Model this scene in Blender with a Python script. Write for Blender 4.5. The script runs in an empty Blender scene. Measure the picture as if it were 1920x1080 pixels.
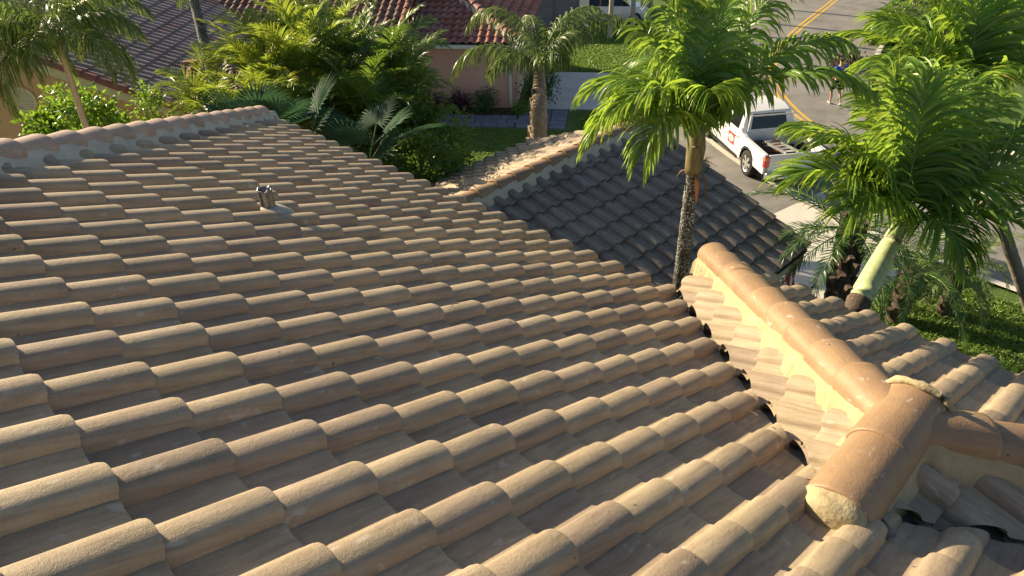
import bpy, bmesh, math, random
import numpy as np
from mathutils import Matrix, Vector

random.seed(7)
rng = np.random.default_rng(7)
R = math.radians
scene = bpy.context.scene
COL = scene.collection

# ------------------------------------------------------------------ camera
cam_d = bpy.data.cameras.new('camera')
cam = bpy.data.objects.new('camera', cam_d)
COL.objects.link(cam)
cam_d.sensor_width = 36.0
cam_d.lens = 36.0 * 1383.2 / 1920.0
cam_d.clip_start = 0.05
cam_d.clip_end = 600
CR = np.array([[0.69853135, -0.71521198, -0.02292967],
               [-0.3987755, -0.3624685, -0.84237443],
               [0.594165, 0.59756875, -0.53840463]])
CAMZ = 9.6
mw = Matrix(((CR[0][0], -CR[1][0], -CR[2][0], 0.0),
             (CR[0][1], -CR[1][1], -CR[2][1], 0.0),
             (CR[0][2], -CR[1][2], -CR[2][2], CAMZ),
             (0, 0, 0, 1)))
cam.matrix_world = mw
scene.camera = cam

# ------------------------------------------------------------------ light
SUN_EL = R(23.5)
SUN_DIR = Vector((-0.19, 0.982, 0)).normalized() * math.cos(SUN_EL)
SUN_DIR.z = math.sin(SUN_EL)
world = bpy.data.worlds.new('World')
scene.world = world
world.use_nodes = True
wn = world.node_tree.nodes
wl = world.node_tree.links
bg = wn['Background']
sky = wn.new('ShaderNodeTexSky')
sky.sky_type = 'NISHITA'
sky.sun_disc = False
sky.sun_elevation = SUN_EL
sky.sun_rotation = math.atan2(SUN_DIR.x, SUN_DIR.y)
sky.air_density = 1.0
sky.dust_density = 1.2
wl.new(sky.outputs[0], bg.inputs[0])
bg.inputs[1].default_value = 0.056
sun_d = bpy.data.lights.new('sun', 'SUN')
sun_d.energy = 5.0
sun_d.angle = R(0.53)
sun_d.color = (1.0, 0.83, 0.555)
sun = bpy.data.objects.new('sun', sun_d)
COL.objects.link(sun)
sun.rotation_euler = SUN_DIR.to_track_quat('Z', 'Y').to_euler()
scene.view_settings.view_transform = 'Standard'
scene.view_settings.look = 'None'
scene.view_settings.exposure = 1.14
scene.view_settings.gamma = 1.0
scene.view_settings.use_curve_mapping = False
scene.cycles.use_denoising = True
scene.cycles.max_bounces = 8
scene.cycles.transparent_max_bounces = 8

# ------------------------------------------------------------------ helpers
def tag(o, label=None, cat=None, group=None, kind=None):
    if label: o['label'] = label
    if cat: o['category'] = cat
    if group: o['group'] = group
    if kind: o['kind'] = kind
    return o

def empty(name, loc=(0, 0, 0), rz=0.0):
    o = bpy.data.objects.new(name, None)
    COL.objects.link(o)
    o.location = loc
    o.rotation_euler = (0, 0, rz)
    o.empty_display_size = 0.2
    return o

def link_mesh(name, me, parent=None, mat=None):
    o = bpy.data.objects.new(name, me)
    COL.objects.link(o)
    if mat is not None and len(me.materials) == 0:
        me.materials.append(mat)
    if parent is not None:
        o.parent = parent
    return o

class MB:
    """collects verts and faces, builds ONE mesh object"""
    def __init__(self):
        self.v = []
        self.f = []
        self.mi = []
    def add(self, verts, faces, mi=0):
        n = len(self.v)
        self.v.extend([tuple(map(float, p)) for p in verts])
        self.f.extend([tuple(i + n for i in q) for q in faces])
        self.mi.extend([mi] * len(faces))
    def box(self, c, s, rz=0.0, mi=0, taper=1.0):
        cx, cy, cz = c
        sx, sy, sz = s[0] / 2, s[1] / 2, s[2] / 2
        co, si = math.cos(rz), math.sin(rz)
        vs = []
        for z, t in ((-sz, 1), (sz, taper)):
            for x, y in ((-sx, -sy), (sx, -sy), (sx, sy), (-sx, sy)):
                x2, y2 = x * t, y * t
                vs.append((cx + x2 * co - y2 * si, cy + x2 * si + y2 * co, cz + z))
        self.add(vs, [(0, 3, 2, 1), (4, 5, 6, 7), (0, 1, 5, 4), (1, 2, 6, 5), (2, 3, 7, 6), (3, 0, 4, 7)], mi)
    def tube(self, pts, rad, n=8, mi=0, cap=True):
        pts = [np.array(p, float) for p in pts]
        rings = []
        for i, p in enumerate(pts):
            a = pts[max(i - 1, 0)]
            b = pts[min(i + 1, len(pts) - 1)]
            t = b - a
            t /= np.linalg.norm(t) + 1e-9
            u = np.cross(t, (0.13, 0.97, 0.2) if abs(t[2]) > 0.5 else (0, 0, 1))
            u /= np.linalg.norm(u)
            w = np.cross(t, u)
            r = rad[i] if hasattr(rad, '__len__') else rad
            rings.append([p + r * (math.cos(k * 2 * math.pi / n) * u + math.sin(k * 2 * math.pi / n) * w) for k in range(n)])
        vs = [q for r in rings for q in r]
        fs = []
        for i in range(len(rings) - 1):
            for k in range(n):
                k2 = (k + 1) % n
                fs.append((i * n + k, i * n + k2, (i + 1) * n + k2, (i + 1) * n + k))
        if cap:
            fs.append(tuple(range(n))[::-1])
            fs.append(tuple((len(rings) - 1) * n + k for k in range(n)))
        self.add(vs, fs, mi)
    def mesh(self, name, smooth=False):
        me = bpy.data.meshes.new(name)
        me.from_pydata(self.v, [], self.f)
        if smooth:
            me.polygons.foreach_set('use_smooth', [True] * len(self.f))
        return me
    def build(self, name, mats, parent=None, smooth=False):
        me = self.mesh(name, smooth)
        if not isinstance(mats, (list, tuple)): mats = [mats]
        for m in mats: me.materials.append(m)
        if len(mats) > 1:
            me.polygons.foreach_set('material_index', self.mi)
        me.update()
        return link_mesh(name, me, parent)

# ------------------------------------------------------------------ materials
def new_mat(name):
    m = bpy.data.materials.new(name)
    m.use_nodes = True
    nt = m.node_tree
    return m, nt, nt.nodes['Principled BSDF']

def nd(nt, t, **kw):
    n = nt.nodes.new(t)
    for k, v in kw.items(): setattr(n, k, v)
    return n

def setin(nt, sock, v):
    if hasattr(v, 'is_output'): nt.links.new(v, sock)
    else: sock.default_value = v

def mixc(nt, fac, a, b, mode='MIX'):
    n = nd(nt, 'ShaderNodeMix', data_type='RGBA', blend_type=mode)
    setin(nt, n.inputs[0], fac)
    for s, v in ((n.inputs[6], a), (n.inputs[7], b)):
        setin(nt, s, (*v, 1) if isinstance(v, tuple) and len(v) == 3 else v)
    return n.outputs[2]

def ramp(nt, fac, stops):
    n = nd(nt, 'ShaderNodeValToRGB')
    setin(nt, n.inputs[0], fac)
    e = n.color_ramp.elements
    while len(e) < len(stops): e.new(0.5)
    for q, (p, c) in zip(e, stops):
        q.position = p
        q.color = (*c, 1)
    return n.outputs[0]

def math_n(nt, op, a, b=0.0):
    n = nd(nt, 'ShaderNodeMath', operation=op)
    setin(nt, n.inputs[0], a)
    setin(nt, n.inputs[1], b)
    return n.outputs[0]

def noise(nt, vec, scale, detail=3, rough=0.55):
    n = nd(nt, 'ShaderNodeTexNoise')
    if vec is not None: nt.links.new(vec, n.inputs['Vector'])
    n.inputs['Scale'].default_value = scale
    n.inputs['Detail'].default_value = detail
    n.inputs['Roughness'].default_value = rough
    return n.outputs['Fac']

def objvec(nt, scale=(1, 1, 1), rnd=True):
    tc = nd(nt, 'ShaderNodeTexCoord')
    mp = nd(nt, 'ShaderNodeMapping')
    nt.links.new(tc.outputs['Object'], mp.inputs[0])
    mp.inputs['Scale'].default_value = scale
    if rnd:
        oi = nd(nt, 'ShaderNodeObjectInfo')
        m = math_n(nt, 'MULTIPLY', oi.outputs['Random'], 91.7)
        cb = nd(nt, 'ShaderNodeCombineXYZ')
        for i in range(3): nt.links.new(m, cb.inputs[i])
        nt.links.new(cb.outputs[0], mp.inputs['Location'])
    return mp.outputs[0]

def bump(nt, bsdf, h, strength, dist):
    b = nd(nt, 'ShaderNodeBump')
    b.inputs['Strength'].default_value = strength
    b.inputs['Distance'].default_value = dist
    nt.links.new(h, b.inputs['Height'])
    nt.links.new(b.outputs[0], bsdf.inputs['Normal'])

def rnd_value(nt):
    oi = nd(nt, 'ShaderNodeObjectInfo')
    ge = nd(nt, 'ShaderNodeNewGeometry')
    s = math_n(nt, 'ADD', oi.outputs['Random'], ge.outputs['Random Per Island'])
    return math_n(nt, 'FRACT', s)

def tile_mat(name, stops, rough=0.62, streak=0.20, spots=True, spec=0.35, grain=1.0):
    m, nt, b = new_mat(name)
    col = ramp(nt, rnd_value(nt), stops)
    v1 = objvec(nt, (1.6, 42, 42))
    st = noise(nt, v1, 1.0, 4, 0.6)
    st = ramp(nt, st, [(0.28, (1 - streak,) * 3), (0.52, (1.0,) * 3), (0.75, (1 + streak * .55,) * 3)])
    col = mixc(nt, 1.0, col, st, 'MULTIPLY')
    v2 = objvec(nt)
    blot = noise(nt, v2, 7.0, 4, 0.6)
    blot = ramp(nt, blot, [(0.3, (0.88, 0.865, 0.86)), (0.55, (1, 1, 1)), (0.75, (1.09, 1.075, 1.05))])
    col = mixc(nt, 1.0, col, blot, 'MULTIPLY')
    ge = nd(nt, 'ShaderNodeNewGeometry')
    big = noise(nt, ge.outputs['Position'], 1.1, 5, 0.62)
    col = mixc(nt, 1.0, col, ramp(nt, big, [(0.30, (0.84, 0.82, 0.81)), (0.5, (1, 1, 1)), (0.72, (1.12, 1.10, 1.06))]), 'MULTIPLY')
    fine = noise(nt, v2, 230.0, 2, 0.7)
    fcol = ramp(nt, fine, [(0.3, (0.84, 0.84, 0.84)), (0.7, (1.14, 1.14, 1.14))])
    col = mixc(nt, 0.8, col, fcol, 'MULTIPLY')
    if spots:
        vs = objvec(nt, (10, 22, 22))
        sp = noise(nt, vs, 1.0, 2, 0.5)
        f = ramp(nt, sp, [(0.66, (0, 0, 0)), (0.74, (1, 1, 1))])
        col = mixc(nt, math_n(nt, 'MULTIPLY', f, 0.5), col, (0.55, 0.50, 0.44))
        sp2 = noise(nt, v2, 24.0, 1, 0.4)
        f2 = ramp(nt, sp2, [(0.80, (0, 0, 0)), (0.82, (1, 1, 1))])
        col = mixc(nt, math_n(nt, 'MULTIPLY', f2, 0.8), col, (0.05, 0.04, 0.035))
    nt.links.new(col, b.inputs['Base Color'])
    b.inputs['Roughness'].default_value = rough
    b.inputs['Specular IOR Level'].default_value = spec
    h = math_n(nt, 'ADD', math_n(nt, 'MULTIPLY', fine, 0.5 * grain), math_n(nt, 'MULTIPLY', noise(nt, v2, 55.0, 3), 0.5))
    bump(nt, b, h, 0.6, 0.007)
    return m

def simple_mat(name, c1, c2, scale=6.0, rough=0.7, bumpd=0.002, bscale=90.0, spec=0.3, metal=0.0, detail=4, vec_scale=(1, 1, 1)):
    m, nt, b = new_mat(name)
    v = objvec(nt, vec_scale)
    n = noise(nt, v, scale, detail, 0.6)
    col = ramp(nt, n, [(0.3, c1), (0.7, c2)])
    nt.links.new(col, b.inputs['Base Color'])
    b.inputs['Roughness'].default_value = rough
    b.inputs['Specular IOR Level'].default_value = spec
    b.inputs['Metallic'].default_value = metal
    if bumpd > 0:
        bump(nt, b, noise(nt, v, bscale, 3, 0.6), 0.6, bumpd)
    return m

def leaf_mat(name, stops, rough=0.42, trans=0.35, tcol=(0.25, 0.42, 0.03), spec=0.5):
    m, nt, b = new_mat(name)
    ge = nd(nt, 'ShaderNodeNewGeometry')
    col = ramp(nt, ge.outputs['Random Per Island'], stops)
    v = objvec(nt)
    n = noise(nt, v, 3.0, 3)
    sh = ramp(nt, n, [(0.3, (0.75, 0.78, 0.75)), (0.7, (1.2, 1.18, 1.1))])
    col = mixc(nt, 1.0, col, sh, 'MULTIPLY')
    nt.links.new(col, b.inputs['Base Color'])
    b.inputs['Roughness'].default_value = rough
    b.inputs['Specular IOR Level'].default_value = spec
    tr = nd(nt, 'ShaderNodeBsdfTranslucent')
    tc = mixc(nt, 0.65, col, tcol)
    nt.links.new(tc, tr.inputs[0])
    mx = nd(nt, 'ShaderNodeMixShader')
    mx.inputs[0].default_value = trans
    nt.links.new(b.outputs[0], mx.inputs[1])
    nt.links.new(tr.outputs[0], mx.inputs[2])
    nt.links.new(mx.outputs[0], nt.nodes['Material Output'].inputs[0])
    return m

M = {}
M['tile'] = tile_mat('weathered concrete tile', [(0.0, (0.355, 0.28, 0.195)), (0.15, (0.42, 0.33, 0.22)), (0.32, (0.37, 0.29, 0.205)), (0.46, (0.45, 0.355, 0.24)),
                                       (0.60, (0.375, 0.288, 0.21)), (0.74, (0.30, 0.232, 0.17)), (0.86, (0.41, 0.315, 0.222)), (1.0, (0.39, 0.305, 0.20))], streak=.26)
M['cap'] = tile_mat('ridge cap concrete', [(0.0, (0.31, 0.195, 0.108)), (0.5, (0.35, 0.225, 0.128)), (1.0, (0.275, 0.175, 0.10))], rough=0.5, streak=0.12, grain=0.3, spec=0.45)
M['cap_grey'] = tile_mat('weathered ridge cap', [(0.0, (0.42, 0.30, 0.235)), (0.5, (0.48, 0.345, 0.275)), (1.0, (0.38, 0.285, 0.23))], rough=0.6, streak=0.15, grain=0.4)
M['tile_wing_shade'] = tile_mat('shaded concrete tile', [(0.0, (0.24, 0.20, 0.175)), (0.3, (0.30, 0.25, 0.22)), (0.55, (0.21, 0.175, 0.155)), (0.8, (0.275, 0.23, 0.20)), (1.0, (0.23, 0.195, 0.17))])  # greyer, darker copy of the tile; the slope's shade is in its colour
M['tile_cross'] = tile_mat('faded red brown tile', [(0.0, (0.20, 0.125, 0.10)), (0.35, (0.28, 0.19, 0.155)), (0.7, (0.24, 0.13, 0.10)), (1.0, (0.22, 0.09, 0.065))], rough=0.7, spec=.2)
M['tile_brown'] = tile_mat('brown clay tile with sky sheen', [(0.0, (0.29, 0.215, 0.195)), (0.3, (0.37, 0.30, 0.275)), (0.5, (0.31, 0.22, 0.195)), (0.8, (0.40, 0.33, 0.295)), (0.93, (0.33, 0.25, 0.22)), (1.0, (0.31, 0.14, 0.10))], rough=0.5, spec=.5)  # grey tones put the sky's grazing sheen into the base colour
M['tile_red'] = tile_mat('terracotta red tile', [(0.0, (0.30, 0.10, 0.07)), (0.3, (0.36, 0.15, 0.105)), (0.6, (0.30, 0.14, 0.115)), (0.85, (0.38, 0.20, 0.15)), (1.0, (0.26, 0.09, 0.065))], rough=0.6)
M['tile_trim'] = tile_mat('red brown rake tile', [(0.0, (0.23, 0.08, 0.05)), (1.0, (0.30, 0.11, 0.07))], rough=0.5, streak=0.1)
M['mortar'] = simple_mat('cream mortar', (0.36, 0.29, 0.165), (0.46, 0.375, 0.225), 11.0, 0.9, 0.012, 32.0)
M['mortar_grey'] = simple_mat('pale grey mortar', (0.52, 0.45, 0.35), (0.64, 0.56, 0.44), 9.0, 0.85, 0.006, 40.0)
M['mortar_gap_shade'] = simple_mat('shadow gap mortar', (0.10, 0.08, 0.06), (0.26, 0.21, 0.15), 30.0, 0.95, 0.01, 40.0)  # dark tone stands in for the shade inside the valley gaps
M['deck'] = simple_mat('roof underlay', (0.03, 0.028, 0.026), (0.05, 0.045, 0.04), 8.0, 0.9)
M['valley_metal'] = simple_mat('valley flashing', (0.16, 0.14, 0.12), (0.3, 0.27, 0.24), 20.0, 0.5, 0.001, 30.0, metal=0.4)
M['lead'] = simple_mat('crimped lead flashing', (0.10, 0.105, 0.115), (0.30, 0.31, 0.33), 14.0, 0.45, 0.004, 25.0, metal=0.85)
M['white_cement'] = simple_mat('white cement', (0.42, 0.38, 0.32), (0.56, 0.51, 0.44), 12.0, 0.85, 0.004, 50.0)
M['stucco_tan'] = simple_mat('tan stucco', (0.50, 0.36, 0.22), (0.56, 0.41, 0.26), 2.0, 0.9, 0.003, 60.0)
M['stucco_peach'] = simple_mat('peach stucco', (0.54, 0.35, 0.20), (0.62, 0.41, 0.24), 1.3, 0.9, 0.004, 50.0)
M['stucco_pink'] = simple_mat('pink stucco', (0.66, 0.41, 0.34), (0.73, 0.46, 0.38), 0.9, 0.9, 0.004, 50.0)
M['stucco_grey'] = simple_mat('blue grey stucco', (0.13, 0.15, 0.19), (0.17, 0.19, 0.23), 0.7, 0.9, 0.003, 40.0)
M['trim_cream'] = simple_mat('cream fascia paint', (0.58, 0.53, 0.36), (0.66, 0.60, 0.42), 4.0, 0.6)
M['trim_white'] = simple_mat('white trim paint', (0.70, 0.68, 0.62), (0.80, 0.78, 0.72), 4.0, 0.5)
M['concrete'] = simple_mat('pale concrete', (0.56, 0.53, 0.47), (0.66, 0.63, 0.56), 1.2, 0.85, 0.002, 70.0)
M['asphalt'] = simple_mat('worn asphalt', (0.17, 0.16, 0.15), (0.28, 0.265, 0.25), 0.9, 0.85, 0.004, 60.0)
M['paver'] = simple_mat('blue grey paver', (0.14, 0.15, 0.19), (0.22, 0.23, 0.27), 3.0, 0.8, 0.003, 50.0)
M['yellow'] = simple_mat('yellow road paint', (0.55, 0.33, 0.04), (0.70, 0.45, 0.07), 12.0, 0.7)
M['soil'] = simple_mat('brown mulch', (0.05, 0.03, 0.02), (0.13, 0.08, 0.05), 14.0, 0.95, 0.02, 22.0)
M['lawn'] = simple_mat('mown lawn', (0.055, 0.105, 0.02), (0.12, 0.19, 0.04), 9.0, 0.9, 0.05, 36.0, detail=8)
M['grass'] = leaf_mat('grass blade', [(0, (0.12, 0.22, 0.04)), (0.5, (0.20, 0.31, 0.065)), (1, (0.28, 0.35, 0.09))], 0.5, 0.35)
M['palm'] = leaf_mat('broad palm leaflet', [(0, (0.085, 0.175, 0.03)), (0.4, (0.14, 0.26, 0.045)), (0.75, (0.20, 0.34, 0.065)), (0.95, (0.28, 0.40, 0.09)), (1, (0.36, 0.29, 0.11))], 0.33, 0.48, (0.55, 0.74, 0.07))
M['palm_dark'] = leaf_mat('deep green palm leaflet', [(0, (0.03, 0.085, 0.02)), (0.6, (0.05, 0.125, 0.03)), (1, (0.09, 0.17, 0.04))], 0.38, 0.28, (0.18, 0.34, 0.03))
M['palm_olive'] = leaf_mat('olive palm leaflet', [(0, (0.07, 0.125, 0.03)), (0.5, (0.13, 0.20, 0.055)), (0.85, (0.20, 0.26, 0.085)), (1, (0.27, 0.25, 0.085))], 0.40, 0.3, (0.26, 0.36, 0.06))
M['areca'] = leaf_mat('yellow green areca leaflet', [(0, (0.08, 0.17, 0.025)), (0.35, (0.17, 0.28, 0.04)), (0.7, (0.24, 0.33, 0.05)), (0.93, (0.36, 0.35, 0.06)), (1, (0.45, 0.28, 0.05))], 0.38, 0.45, (0.50, 0.60, 0.06))
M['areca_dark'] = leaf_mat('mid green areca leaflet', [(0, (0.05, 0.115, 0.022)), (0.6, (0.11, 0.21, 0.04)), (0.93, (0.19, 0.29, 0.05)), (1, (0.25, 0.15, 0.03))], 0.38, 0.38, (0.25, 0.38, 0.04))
M['fan'] = leaf_mat('grey green fan leaf', [(0, (0.03, 0.075, 0.05)), (1, (0.05, 0.105, 0.068))], 0.7, 0.22, (0.10, 0.24, 0.10), .2)
M['shrub'] = leaf_mat('bright shrub leaf', [(0, (0.06, 0.15, 0.02)), (0.5, (0.11, 0.24, 0.03)), (0.85, (0.20, 0.34, 0.05)), (1, (0.30, 0.38, 0.07))], 0.35, 0.4, (0.35, 0.55, 0.04))
M['shrub_mid'] = leaf_mat('mid green shrub leaf', [(0, (0.04, 0.10, 0.018)), (0.6, (0.08, 0.17, 0.03)), (1, (0.17, 0.27, 0.05))], 0.33, 0.36, (0.30, 0.46, 0.04))
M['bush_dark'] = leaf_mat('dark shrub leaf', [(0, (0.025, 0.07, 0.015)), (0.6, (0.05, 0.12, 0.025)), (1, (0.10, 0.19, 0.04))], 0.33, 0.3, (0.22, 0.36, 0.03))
M['bush_yellow'] = leaf_mat('golden croton leaf', [(0, (0.12, 0.13, 0.02)), (0.6, (0.28, 0.24, 0.03)), (1, (0.40, 0.30, 0.04))], 0.4, 0.3, (0.5, 0.42, 0.04))
M['bush_purple'] = leaf_mat('purple leaf', [(0, (0.035, 0.02, 0.035)), (0.6, (0.07, 0.03, 0.06)), (1, (0.16, 0.07, 0.10))], 0.45, 0.25, (0.25, 0.05, 0.1))
M['rachis'] = simple_mat('palm rachis', (0.13, 0.19, 0.05), (0.24, 0.30, 0.08), 6.0, 0.5, 0.0)
M['crownshaft'] = simple_mat('green crownshaft', (0.36, 0.42, 0.19), (0.56, 0.62, 0.34), 3.0, 0.42, 0.002, 30.0, vec_scale=(8, 8, 0.8))
M['crown_brown'] = simple_mat('brown green crownshaft', (0.14, 0.11, 0.05), (0.30, 0.26, 0.12), 4.0, 0.6, 0.002, 30.0, vec_scale=(8, 8, 0.8))
def lichen():
    m, nt, b = new_mat('lichen spotted bark')
    v = objvec(nt)
    n1 = noise(nt, v, 55.0, 2, .6); n2 = noise(nt, v, 3.0, 3)
    c = mixc(nt, n2, (0.03, 0.026, 0.022), (0.085, 0.07, 0.055))
    f = ramp(nt, math_n(nt, 'ADD', n1, math_n(nt, 'MULTIPLY', n2, .25)), [(0.66, (0, 0, 0)), (0.72, (1, 1, 1))])
    c = mixc(nt, f, c, (0.42, 0.46, 0.43))
    nt.links.new(c, b.inputs['Base Color']); b.inputs['Roughness'].default_value = .9
    bump(nt, b, noise(nt, v, 40.0, 3), .6, .006)
    return m
M['bark_lichen'] = lichen()
M['bark_grey'] = simple_mat('grey ringed bark', (0.17, 0.145, 0.11), (0.32, 0.28, 0.22), 5.0, 0.9, 0.006, 30.0, vec_scale=(2, 2, 14))
M['bark_pale'] = simple_mat('pale grey bark', (0.30, 0.27, 0.21), (0.46, 0.42, 0.34), 4.0, 0.9, 0.004, 30.0, vec_scale=(2, 2, 10))
M['boot_dark'] = simple_mat('dark leaf boot', (0.045, 0.03, 0.022), (0.16, 0.12, 0.09), 7.0, 0.9, 0.006, 40.0, vec_scale=(6, 6, 1))
M['boot_pale'] = simple_mat('pale leaf boot', (0.16, 0.10, 0.06), (0.44, 0.36, 0.27), 5.0, 0.9, 0.006, 40.0, vec_scale=(6, 6, 1))
M['dead_leaf'] = leaf_mat('dead brown leaf', [(0, (0.12, 0.05, 0.02)), (1, (0.26, 0.10, 0.04))], 0.7, 0.2, (0.4, 0.15, 0.04))
M['wood_stem'] = simple_mat('woody stem', (0.07, 0.05, 0.035), (0.16, 0.12, 0.09), 10.0, 0.9)
M['fruit'] = simple_mat('dry flower stalk', (0.22, 0.22, 0.10), (0.36, 0.34, 0.18), 10.0, 0.8)

def paint_mat(name, c, rough=0.25, coat=0.6, metal=0.0):
    m, nt, b = new_mat(name)
    n = noise(nt, objvec(nt), 2.0, 3)
    col = ramp(nt, n, [(0.3, tuple(x * .94 for x in c)), (0.7, c)])
    nt.links.new(col, b.inputs['Base Color'])
    b.inputs['Roughness'].default_value = rough
    b.inputs['Metallic'].default_value = metal
    b.inputs['Coat Weight'].default_value = coat
    return m
M['car_white'] = paint_mat('white car paint', (0.80, 0.79, 0.76))
M['car_glass'] = paint_mat('dark tinted glass', (0.012, 0.014, 0.017), 0.06, 0.0)
M['rubber'] = simple_mat('tyre rubber', (0.015, 0.015, 0.015), (0.03, 0.03, 0.03), 30.0, 0.8)
M['alloy'] = paint_mat('alloy wheel', (0.62, 0.62, 0.63), 0.3, 0.2, 0.7)
M['chrome'] = paint_mat('chrome', (0.75, 0.75, 0.75), 0.15, 0.0, 1.0)
M['black_plastic'] = simple_mat('black plastic', (0.015, 0.015, 0.016), (0.03, 0.03, 0.03), 20.0, 0.55)
M['red_lens'] = paint_mat('red lamp lens', (0.55, 0.02, 0.015), 0.15, 0.8)
M['amber_lens'] = paint_mat('amber lamp lens', (0.65, 0.16, 0.02), 0.15, 0.8)
M['sign_red'] = paint_mat('red door sign', (0.62, 0.06, 0.045), 0.45, 0.0)
M['sign_white'] = paint_mat('white door sign', (0.80, 0.78, 0.74), 0.45, 0.0)
M['orange_tool'] = paint_mat('orange plastic', (0.65, 0.18, 0.03), 0.4, 0.0)
M['flag_red'] = simple_mat('red flag cloth', (0.45, 0.015, 0.03), (0.55, 0.025, 0.04), 8.0, 0.8)
M['flag_white'] = simple_mat('white flag cloth', (0.72, 0.70, 0.68), (0.80, 0.78, 0.76), 8.0, 0.8)
M['flag_blue'] = simple_mat('blue flag cloth', (0.015, 0.03, 0.13), (0.03, 0.05, 0.19), 8.0, 0.8)
M['skin'] = simple_mat('skin', (0.50, 0.28, 0.19), (0.58, 0.34, 0.24), 8.0, 0.55, 0.0)
M['shirt'] = simple_mat('blue shirt cloth', (0.015, 0.10, 0.42), (0.025, 0.14, 0.52), 8.0, 0.8)
M['shorts'] = simple_mat('black shorts cloth', (0.012, 0.012, 0.015), (0.025, 0.025, 0.03), 8.0, 0.85)
M['hair'] = simple_mat('dark hair', (0.012, 0.009, 0.007), (0.03, 0.022, 0.016), 30.0, 0.6)
M['shoe'] = simple_mat('grey shoe', (0.25, 0.25, 0.26), (0.4, 0.4, 0.4), 20.0, 0.7)

# ------------------------------------------------------------------ ground and roads
def sheet(name, pts, z, mat, kind='structure', label=None, thick=0.0):
    mb = MB()
    n = len(pts)
    mb.add([(x, y, z) for x, y in pts], [tuple(range(n))])
    o = mb.build(name, mat)
    tag(o, label=label, kind=kind)
    return o

g = MB()
g.add([(-260, -260, 0), (320, -260, 0), (320, 320, 0), (-260, 320, 0)], [(0, 1, 2, 3)])
tag(g.build('ground', M['lawn']), kind='structure', label='green lawn between the houses')

# road centre line (bends round the plot)
def catmull(P, n=10):
    P = [np.array(p, float) for p in P]
    out = []
    for i in range(1, len(P) - 2):
        for k in range(n):
            t = k / n
            a, b, c, d = P[i - 1], P[i], P[i + 1], P[i + 2]
            out.append(0.5 * ((2 * b) + (c - a) * t + (2 * a - 5 * b + 4 * c - d) * t * t + (3 * b - a - 3 * c + d) * t ** 3))
    out.append(P[-2])
    return out
road_cl = catmull([(110, 30), (80, 26), (60, 21.5), (46, 18.6), (36.5, 16.6), (30.2, 14.2), (25.6, 10.2), (23.0, 4.5), (22.3, -3), (22.3, -14), (22.3, -40), (22.3, -80)], 10)
def strip(cl, off0, off1, z, n0=0, n1=None):
    cl = cl[n0:n1]
    L, Rr = [], []
    for i, p in enumerate(cl):
        t = cl[min(i + 1, len(cl) - 1)] - cl[max(i - 1, 0)]
        t = t / np.linalg.norm(t)
        nrm = np.array([-t[1], t[0]])
        L.append((*(p + nrm * off0), z)); Rr.append((*(p + nrm * off1), z))
    mb = MB()
    n = len(cl)
    mb.add(L + Rr, [(i, i + 1, n + i + 1, n + i) for i in range(n - 1)])
    return mb
tag(strip(road_cl, -4.1, 4.1, 0.006).build('road', M['asphalt']), kind='structure', label='grey asphalt road curving past the front yards')
for k, (a, b) in enumerate(((-0.19, -0.07), (0.07, 0.19))):
    tag(strip(road_cl, a, b, 0.012, 0, 62).build('road_line', M['yellow']), kind='structure', label='yellow centre line painted on the road')
for side in (-1, 1):
    mb = strip(road_cl, side * 4.1, side * 4.32, 0.09)
    n = len(mb.v)
    mb2 = strip(road_cl, side * 4.1, side * 4.1001, 0.09)
    v2 = [(x, y, 0.0) for x, y, z in mb.v[:n // 2]]
    h = n // 2
    okk = [not (side > 0 and math.hypot(mb.v[i][0] - 20.9, mb.v[i][1] - 11.2) < 5.2) for i in range(h)]
    mb.f = [q for q in mb.f if okk[min(q)]]; mb.mi = mb.mi[:len(mb.f)]
    mb.add(mb.v[:h] + v2, [(i, i + 1, h + i + 1, h + i) for i in range(h - 1) if okk[i]])
    tag(mb.build('kerb', M['concrete']), kind='structure', label='concrete kerb along the road')
sheet('driveway', [(11.2, 4.1), (18.35, 4.1), (19.4, 7.0), (20.9, 7.5), (16.0, 8.25), (11.2, 9.0)], 0.014, M['concrete'], label='pale concrete driveway before the garage wing')
# pink house ground frame
PK = np.array([20.0, 19.65]); PP = np.array([0.60, -0.80]); PQ = np.array([0.80, 0.60])
def pk(a, b): return tuple(PK + PP * a + PQ * b)
sheet('drive_apron', [(11.3, 8.9), (16.0, 8.2), (20.9, 7.4), (23.6, 12.2), (20.9, 15.6), (15.5, 13.2), (11.3, 12.2)], 0.010, M['asphalt'], label='grey paved apron between the garage wing and the street')
sheet('neighbour_driveway', [pk(0.45, -0.05), pk(9.0, 0.15), pk(9.0, 4.9), pk(0.6, 4.9)], 0.012, M['concrete'], label='smooth concrete drive beside the pink house')
# paver path in front of the pink house : single pavers
path = empty('garden_path', (0, 0, 0))
tag(path, 'blue grey paver path in front of the pink house', kind='structure')
pv_me = None
def paver_mesh(sx, sy):
    mb = MB()
    mb.box((0, 0, 0.02), (sx, sy, 0.05), taper=0.96)
    me = mb.mesh('paver'); me.materials.append(M['paver'])
    return me
pv_me = paver_mesh(0.59, 0.39)
rzp = math.atan2(PP[1], PP[0])
def put_paver(a, b):
    o = link_mesh('paver', pv_me, path)
    x, y = pk(a, b)
    o.location = (x, y, rng.uniform(-0.004, 0.004)); o.rotation_euler = (0, 0, rzp + rng.uniform(-.012, .012))
for r_ in range(3):
    for c_ in range(10):
        put_paver(-5.6 + c_ * 0.61 + (r_ % 2) * 0.3, -1.95 + r_ * 0.41)
for r_ in range(5):
    for c_ in range(3):
        put_paver(0.55 + c_ * 0.61 + (r_ % 2) * 0.0, -2.0 + r_ * 0.41)
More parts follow.
